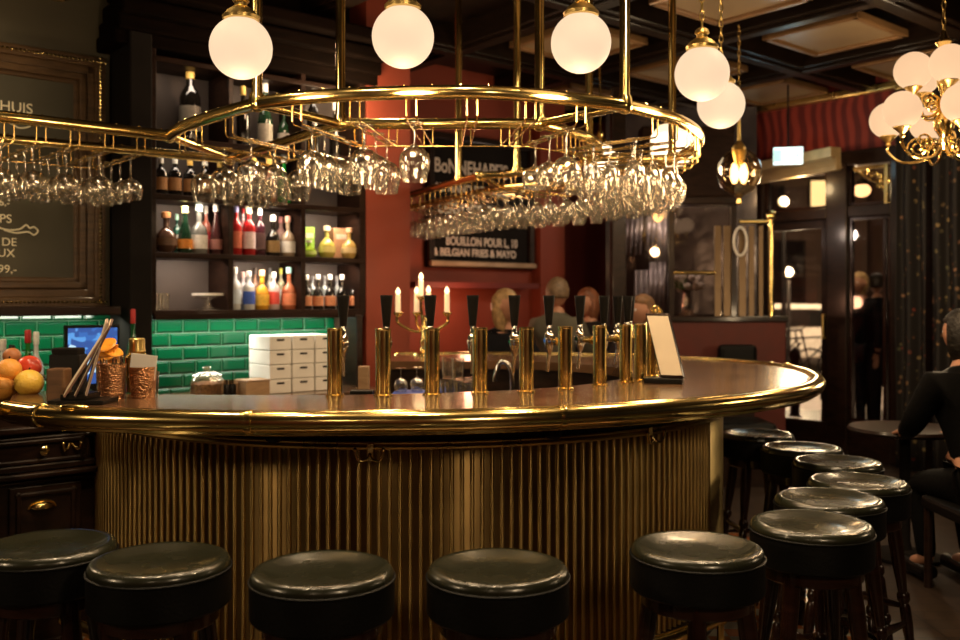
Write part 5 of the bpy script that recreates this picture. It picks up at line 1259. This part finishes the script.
light('POINT', 'cornice_light', hit(800, Q - U * .3, R) + Vector((0, 0, 2.55)), 5, (1, .7, .35), .06)
# ornate corner bracket
g = thing('scroll_bracket', 'gilt scroll corner ornament in the upper side window', 'ornament', QW(qt(890), -.03, 2.45))
mb = MB(); k0, k1 = qt(856), qt(893); zt = 2.70
for (cx_, cz_, rr, tn, sg) in ((.1, .06, .05, 3, 1), (.2, .09, .06, 3, -1), (.29, .16, .055, 3, 1), (.33, .27, .045, 3, -1), (.24, .19, .03, 2.5, 1), (.31, .36, .03, 2.5, 1)):
    pts = []
    for i in range(24):
        a = i / 23 * tn * PI * sg; q = rr * (1 - i / 27); pts.append(QW(k0 + cx_ + q * math.cos(a), -.035, zt - cz_ + q * math.sin(a)))
    mb.tube(pts, .010, 6)
mb.tube(spline([QW(k0 + .02, -.035, zt - .03), QW(k0 + .15, -.035, zt - .12), QW(k0 + .27, -.035, zt - .2), QW(k1 - .02, -.035, zt - .4)], 6), .010, 6)
mb.build('scrollwork', BRASS, g)
mb = MB(); qbox(mb, k1 - .06, k1 - .03, zt - .42, zt, -.045, -.03); qbox(mb, k0, k1 - .03, zt - .03, zt, -.045, -.03); mb.build('bracket_edge', BRASS2, g, smooth=False)

# ------------------------------------------------------------------ curtains
def curtainmat():
    m, nt, b = newmat('floral_curtain')
    v1 = tex(nt, 'ShaderNodeTexVoronoi', 14); v1.inputs['Randomness'].default_value = .9
    r1 = ramp(nt, v1.outputs['Distance'], [(.0, (1, 1, 1)), (.22, (1, 1, 1)), (.30, (0, 0, 0))])
    r2 = ramp(nt, v1.outputs['Color'], [(.2, (.22, .03, .02)), (.45, (.32, .22, .09)), (.6, (.09, .10, .05)), (.8, (.34, .17, .09))])
    n = tex(nt, 'ShaderNodeTexNoise', 22); rn = ramp(nt, n.outputs['Fac'], [(.45, (0, 0, 0)), (.6, (1, 1, 1))])
    mu = nt.nodes.new('ShaderNodeMixRGB'); mu.blend_type = 'MULTIPLY'; mu.inputs[0].default_value = 1; nt.links.new(r1.outputs[0], mu.inputs[1]); nt.links.new(rn.outputs[0], mu.inputs[2])
    mx = nt.nodes.new('ShaderNodeMixRGB'); mx.inputs[1].default_value = (.012, .009, .008, 1); nt.links.new(mu.outputs[0], mx.inputs[0]); nt.links.new(r2.outputs[0], mx.inputs[2]); nt.links.new(mx.outputs[0], b.inputs['Base Color']); b.inputs['Roughness'].default_value = .7
    return m
CM = curtainmat()
def curtain(label, p0, p1, seed):
    p0 = Vector(p0); p1 = Vector(p1); g = thing('floral_curtain', label, 'curtain', p0, 'black floral curtains')
    D = (p1 - p0).normalized(); N_ = Vector((-D.y, D.x, 0)); L = (p1 - p0).length; nx, nz = 90, 12; vs = []; fs = []
    for j in range(nz + 1):
        for i in range(nx + 1):
            t = i / nx * L; z = .02 + 3.28 * j / nz; a = .05 * (1 - .3 * j / nz)
            q = p0 + D * t + N_ * (a * math.sin(t * 42 + seed + .3 * math.sin(j)) + .02 * math.sin(t * 13 + seed)); vs.append((q.x, q.y, z))
    for j in range(nz):
        for i in range(nx): k = j * (nx + 1) + i; fs.append((k, k + 1, k + nx + 2, k + nx + 1))
    mb = MB(); mb.add(vs, fs); o = mb.build('cloth', CM, g, ang=180); sm = o.modifiers.new('s', 'SOLIDIFY'); sm.thickness = .006
    mb = MB(); mb.cyl(p0 + Vector((0, 0, 3.32)), p1 + Vector((0, 0, 3.32)), .02); mb.build('curtain_rod', BRASS2, g)
cp0 = hit(896, Q - U * .22, R); cp1 = cp0 + R * 1.05
curtain('black curtain with small red and gold flowers, next to the window', cp0, hit(928, Q - U * .22, R), 0); curtain('black curtain with small red and gold flowers, at the picture edge', hit(930, Q - U * .30, R), cp1, 2)

# ------------------------------------------------------------------ people
SKIN = pmat('skin', (.52, .26, .16), .5, var=.05, Subsurface_Weight=0.0)
def skinmesh(name, joints, edges, mat, parent, sub=2, root=0):
    me = bpy.data.meshes.new(name); me.from_pydata([j[:3] for j in joints], edges, []); me.materials.append(mat)
    o = bpy.data.objects.new(name, me); COL.objects.link(o)
    m_ = o.modifiers.new('skin', 'SKIN'); m_.use_smooth_shade = True
    if not me.skin_vertices: me.skin_vertices.new()
    for i, j in enumerate(joints):
        r = j[3]; me.skin_vertices[0].data[i].radius = (r, j[4] if len(j) > 4 else r); me.skin_vertices[0].data[i].use_root = (i == root)
    s_ = o.modifiers.new('sub', 'SUBSURF'); s_.levels = sub; s_.render_levels = sub
    put(o, parent); return o
def head_mesh(c, face, r, tilt=0):
    """head with eye sockets, nose, mouth, chin and ears, facing the direction face"""
    f = Vector(face).normalized(); s = Vector((-f.y, f.x, 0)); Z = Vector((0, 0, 1)); mb = MB(); n, m = 32, 24; vs = []
    for j in range(m + 1):
        ph = PI * j / m
        for i in range(n):
            a = 2 * PI * i / n; x = math.sin(ph) * math.cos(a); y = math.sin(ph) * math.sin(a); z = math.cos(ph)
            low = max(0, -z); X = x * (1.0 + .05 * (x > 0)) - low * .0; Yw = y * (.80 - .26 * low ** 1.5); 
            if x > 0:
                X += .16 * math.exp(-((y / .13) ** 2) - ((z + .18) / .16) ** 2) - .07 * math.exp(-(((abs(y) - .33) / .14) ** 2) - ((z - .02) / .11) ** 2) + .05 * math.exp(-((y / .22) ** 2) - ((z + .55) / .07) ** 2) + .09 * math.exp(-((y / .25) ** 2) - ((z + .85) / .14) ** 2)
            vs.append(Vector(c) + f * (X * r * .92) + s * (Yw * r) + Z * (z * r * 1.18))
    fs = []
    for j in range(m):
        for i in range(n): k = (i + 1) % n; fs.append((j * n + i, (j + 1) * n + i, (j + 1) * n + k, j * n + k))
    mb.add(vs, fs)
    for q in (-1, 1): mb.sphere(Vector(c) + s * (q * r * .82) - Z * .01, r * .2, 10, 8, (.6, .6, 1.3))
    return mb, f, s
def person(label, loc, face, seat=.785, shirt=(.1, .1, .1), trousers=(.02, .02, .025), hair=(.2, .1, .05), hairlen=0, arms='bar', headturn=0, lean=.06, scale=1, standing=False):
    g = thing('person', label, 'person', (loc[0], loc[1], 0)); f = Vector(face).normalized(); s = Vector((-f.y, f.x, 0)); Z = Vector((0, 0, 1)); B = Vector((loc[0], loc[1], 0))
    if standing: hip = B + Z * .93
    else: hip = B + Z * (seat + .10)
    ch_ = hip + Z * .30 + f * lean; sh = hip + Z * .50 + f * lean * 1.5; nk = sh + Z * .075 + f * .01; hd = nk + Z * .165 + f * .035
    J = []; E = []
    def jt(p, r, r2=None): J.append((p.x, p.y, p.z, r, r2 or r)); return len(J) - 1
    a = jt(hip, .13, .11); b = jt(hip + Z * .14 + f * lean * .4, .125, .10); c = jt(ch_, .145, .11); d = jt(sh - Z * .03, .12, .09); e = jt(nk, .055); h = jt(nk + Z * .06 + f * .01, .052)
    E += [(a, b), (b, c), (c, d), (d, e), (e, h)]
    JT = len(J)
    hands = []
    for q in (-1, 1):
        so = jt(sh + s * (q * .17) - Z * .02, .062); 
        if arms == 'bar': el = sh + s * (q * .26) + f * .12 - Z * .24; ha = el + f * .22 - s * (q * .10) + Z * .02
        elif arms == 'down': el = sh + s * (q * .23) - Z * .28; ha = el - Z * .24 + f * .05
        else: el = sh + s * (q * .24) + f * .10 - Z * .25; ha = el + f * .20 - s * (q * .08) - Z * .05
        ei = jt(el, .045); hi_ = jt(ha, .030); hands.append((ha, (ha - el).normalized(), q)); E += [(d, so), (so, ei), (ei, hi_)]
    for q in (-1, 1):
        if standing: kn = hip + s * (q * .10) - Z * .45; an = kn - Z * .42; ft = an + f * .14 - Z * .03
        else: kn = hip + s * (q * .12) + f * .38 - Z * .06; an = kn - Z * .40 - f * .08; ft = an + f * .14 - Z * .04
        t_ = jt(hip + s * (q * .09) - Z * .02 + f * .02, .095); ki = jt(kn, .062); ai = jt(an, .042); fi = jt(ft, .036); E += [(a, t_), (t_, ki), (ki, ai), (ai, fi)]
    body = skinmesh('body', J, E, SKIN, g)
    # clothing : same chains, thicker
    SM = pmat('shirt_cloth', shirt, .8, bump=.3, bscale=25, spec=.1); TM = pmat('trouser_cloth', trousers, .8, bump=.3, bscale=25, spec=.1)
    J2 = []; E2 = []
    idx = [0, 1, 2, 3]
    for i in idx: x = J[i]; J2.append((x[0], x[1], x[2], x[3] * 1.18, x[4] * 1.25))
    col_ = nk + Z * .012; mc_ = sh + Z * .035; J2.append((mc_.x, mc_.y, mc_.z, .125, .105)); J2.append((col_.x, col_.y, col_.z, .076, .076)); E2 += [(0, 1), (1, 2), (2, 3), (3, 4), (4, 5)]
    for k in range(2):
        o_ = JT + k * 3; st = len(J2)
        for q in range(3):
            x = J[o_ + q]
            if q == 2: p2 = Vector(J[o_ + 1][:3]).lerp(Vector(x[:3]), .88); J2.append((*p2, .044, .044))
            else: J2.append((x[0], x[1], x[2], x[3] * 1.38, x[4] * 1.38))
        E2 += [(3, st), (st, st + 1), (st + 1, st + 2)]
    skinmesh('shirt', J2, E2, SM, g)
    J3 = [(hip.x, hip.y, hip.z, .14, .12)]; E3 = []
    for k in range(2):
        o_ = JT + 6 + k * 4; st = len(J3)
        for q in range(3): x = J[o_ + q]; J3.append((x[0], x[1], x[2], x[3] * 1.15, x[3] * 1.15))
        E3 += [(0, st), (st, st + 1), (st + 1, st + 2)]
    skinmesh('trousers', J3, E3, TM, g)
    for k in range(2):
        x = J[JT + 6 + k * 4 + 3]; an = Vector(J[JT + 6 + k * 4 + 2][:3]); fz = Vector(x[:3]); mb = MB(); mid = (an + fz) / 2; mid.z -= .035
        mb.box(mid + f * .02, (.27, .09, .075), f); sh_ = mb.build('shoe', BLACK, g, bevel=.03)
    # hands with fingers
    for ha, dr_, q in hands:
        side = dr_.cross(Z).normalized() * q if abs(dr_.z) < .9 else s * q
        JJ = [(*(ha), .024, .024), (*(ha + dr_ * .05), .030, .018), (*(ha + dr_ * .08), .030, .016)]; EE = [(0, 1), (1, 2)]
        for k in range(4):
            o_ = side * ((k - 1.5) * .017); l = (.065, .078, .072, .055)[k]; st = len(JJ)
            JJ += [(*(ha + dr_ * .085 + o_), .0095, .0095), (*(ha + dr_ * (.085 + l * .55) + o_ - Z * .008), .009, .009), (*(ha + dr_ * (.085 + l * .9) + o_ - Z * .03), .008, .008)]
            EE += [(2, st), (st, st + 1), (st + 1, st + 2)]
        st = len(JJ); JJ += [(*(ha + dr_ * .035 - side * .032), .011, .011), (*(ha + dr_ * .07 - side * .05 - Z * .01), .0095, .0095)]; EE += [(0, st), (st, st + 1)]
        skinmesh('hand', JJ, EE, SKIN, body, 1)
    fd = Matrix.Rotation(headturn, 3, 'Z') @ f
    mb, ff, ss = head_mesh(hd, fd, .098); mb.build('head', SKIN, body, ang=120)
    for q in (-1, 1):
        mb = MB(); mb.sphere(hd + ff * .078 + ss * (q * .033) + Z * .004, .011, 10, 8); mb.build('eye', WHITE, body)
    HM = pmat('hair', hair, .5, var=.35, nscale=30, bump=.6, bscale=60)
    mb = MB(); n_, m_ = 28, 18; vs = []; fs = []
    for j in range(m_ + 1):
        ph = PI * j / m_
        for i in range(n_):
            a = 2 * PI * i / n_; x = math.sin(ph) * math.cos(a); y = math.sin(ph) * math.sin(a); z = math.cos(ph)
            k = 1.0
            front = max(0, x)
            rr = 1.12 if not (front > (.12 if hairlen else .35) and z < .42) else .78
            zz = z
            if hairlen and x < .15 and z < 0: zz = z * (1 + hairlen); 
            if not hairlen and z < -.35: rr = .78
            wob = 1 + .03 * math.sin(a * 9 + j) 
            vs.append(hd + ff * (x * .098 * rr * wob * .96 - .006) + ss * (y * .098 * .88 * rr * wob) + Z * (zz * .098 * 1.18 * (rr if z > 0 or not hairlen else 1)))
    for j in range(m_):
        for i in range(n_): k = (i + 1) % n_; fs.append((j * n_ + i, (j + 1) * n_ + i, (j + 1) * n_ + k, j * n_ + k))
    mb.add(vs, fs); mb.build('hair', HM, g, ang=120)
    return g
person('person with fair hair in a black top seated on the far side of the bar', (.14, 6.98), (.4, -1, 0), .60, (.008, .008, .010), hair=(.42, .27, .12), hairlen=.9, headturn=.7)
person('man with short greying hair and grey shirt seated across the bar', (.60, 7.45), (.25, 1, 0), .70, (.13, .12, .09), hair=(.17, .11, .06), headturn=-.3, arms='x')
person('person with reddish hair in dark clothes seated across the bar', (1.0, 7.78), (-.7, .7, 0), .62, (.02, .015, .015), hair=(.20, .07, .03), hairlen=.8, headturn=1.0)
person('person with brown hair seated nearest the dark post, face turned to the others', (1.25, 7.32), (0, -1, 0), .56, (.03, .02, .02), hair=(.2, .10, .04), hairlen=1.1, headturn=-1.2)
pp = at(868, 300, 10.4); person('person in a long dark coat standing outside the side window', (pp.x, pp.y), (-.9, -.5, 0), shirt=(.008, .008, .010), hair=(.5, .33, .15), standing=True, arms='down', hairlen=.3)
pp = at(880, 300, 10.8); person('person in black seen from behind outside the side window', (pp.x, pp.y), (.1, 1, 0), shirt=(.006, .006, .008), hair=(.03, .02, .015), standing=True, arms='down')
# guest at the right edge, dark
g = thing('dining_chair', 'dark low chair under the guest in black at the right edge', 'chair', (2.50, 4.62, 0))
mb = MB(); mb.box((2.50, 4.62, .44), (.44, .44, .07)); mb.build('seat', BLACKV, g, smooth=False, bevel=.02)
mb = MB(); mb.box((2.50, 4.42, .66), (.42, .04, .36)); mb.build('backrest', DARKWOOD, g, smooth=False, bevel=.01)
for dx in (-.19, .19):
    for dy in (-.19, .19): mb = MB(); mb.cyl((2.50 + dx, 4.62 + dy, 0), (2.50 + dx, 4.62 + dy, .42), .02); mb.build('leg', DARKWOOD, g)
person('person in black sitting at the right edge with back turned', (2.50, 4.62), (-.10, 1, 0), .47, (.0015, .0015, .0015), trousers=(.003, .003, .003), hair=(.006, .0045, .003), arms='x', lean=.10, headturn=.15, hairlen=.5)
g = thing('cafe_table', 'small dark round table in front of the guest in black', 'table', (2.44, 5.36, 0))
mb = MB(); mb.lathe([(0, .72), (.30, .72), (.31, .735), (.30, .75), (0, .75)], (2.44, 5.36, 0), 36); mb.build('tabletop', DARKWOOD, g)
mb = MB(); mb.lathe([(.2, 0), (.2, .02), (.04, .05), (.03, .1), (.03, .72)], (2.44, 5.36, 0), 20); mb.build('pedestal', MATTE, g)
# empty low stool by the right edge
g = thing('low_stool', 'low dark red upholstered stool at the right edge', 'stool', (2.36, 3.95, 0))
mb = MB(); mb.lathe([(0, .44), (.17, .44), (.19, .46), (.19, .50), (.17, .53), (0, .535)], (2.36, 3.95, 0), 30); mb.build('seat', pmat('wine_vinyl', (.018, .006, .005), .4), g)
for k in range(4):
    a = PI / 4 + k * PI / 2; mb = MB(); mb.cyl((2.36 + .17 * math.cos(a), 3.95 + .17 * math.sin(a), 0), (2.36 + .13 * math.cos(a), 3.95 + .13 * math.sin(a), .45), .016, .02); mb.build('leg', BROWNWOOD, g)

# ------------------------------------------------------------------ lighting of the room
WARM = (1, .72, .42)
def spot(name, p, target, pw, col=WARM, size=.04, ang=1.6, blend=.8):
    return light('SPOT', name, p, pw, col, size, target, spot_size=ang, spot_blend=blend)
# unseen ceiling spots added over the bar to light counter, brass and glasses
for i, (x, y, pw) in enumerate(((-1.6, 3.3, 60), (-.9, 2.6, 70), (0.0, 2.6, 70), (.9, 2.9, 70), (1.5, 3.9, 60), (.5, 4.9, 55), (-.5, 4.6, 55))):
    spot('unseen_ceiling_spot', (x, y, 3.3), (x * .9, y + .25, 1.0), pw, ang=1.9)
for (x, y, z, pw, sz) in ((-2.65, 4.0, 1.95, 16, .10), (-3.0, 1.15, 1.9, 50, .13), (1.15, .35, 2.0, 54, .16), (3.75, 3.6, 1.9, 22, .18), (3.4, 6.0, 2.1, 14, .12), (-.6, -.6, 2.4, 10, .12)):  # unseen lamps added so the fluted front mirrors bright bands
    light('POINT', 'room_lamp', (x, y, z), pw, WARM, sz)
light('POINT', 'room_lamp', (2.75, 5.68, 1.32), 14, WARM, .07)  # added point light to brighten the brass corner plate
light('POINT', 'outside_fill', at(850, 215, 9.9), 14, WARM, .08)  # added light on the people outside the side window
light('POINT', 'rear_bar_fill', (-.75, 6.0, 2.75), 20, WARM, .12)  # added light to turn the far rack rails and glasses golden
light('POINT', 'window_room_lamp', (3.0, 6.3, 2.9), 12, WARM, .1)  # point light high up near the window wall, without a fixture
for o in bpy.data.objects:
    if '_local' in o: del o['_local']
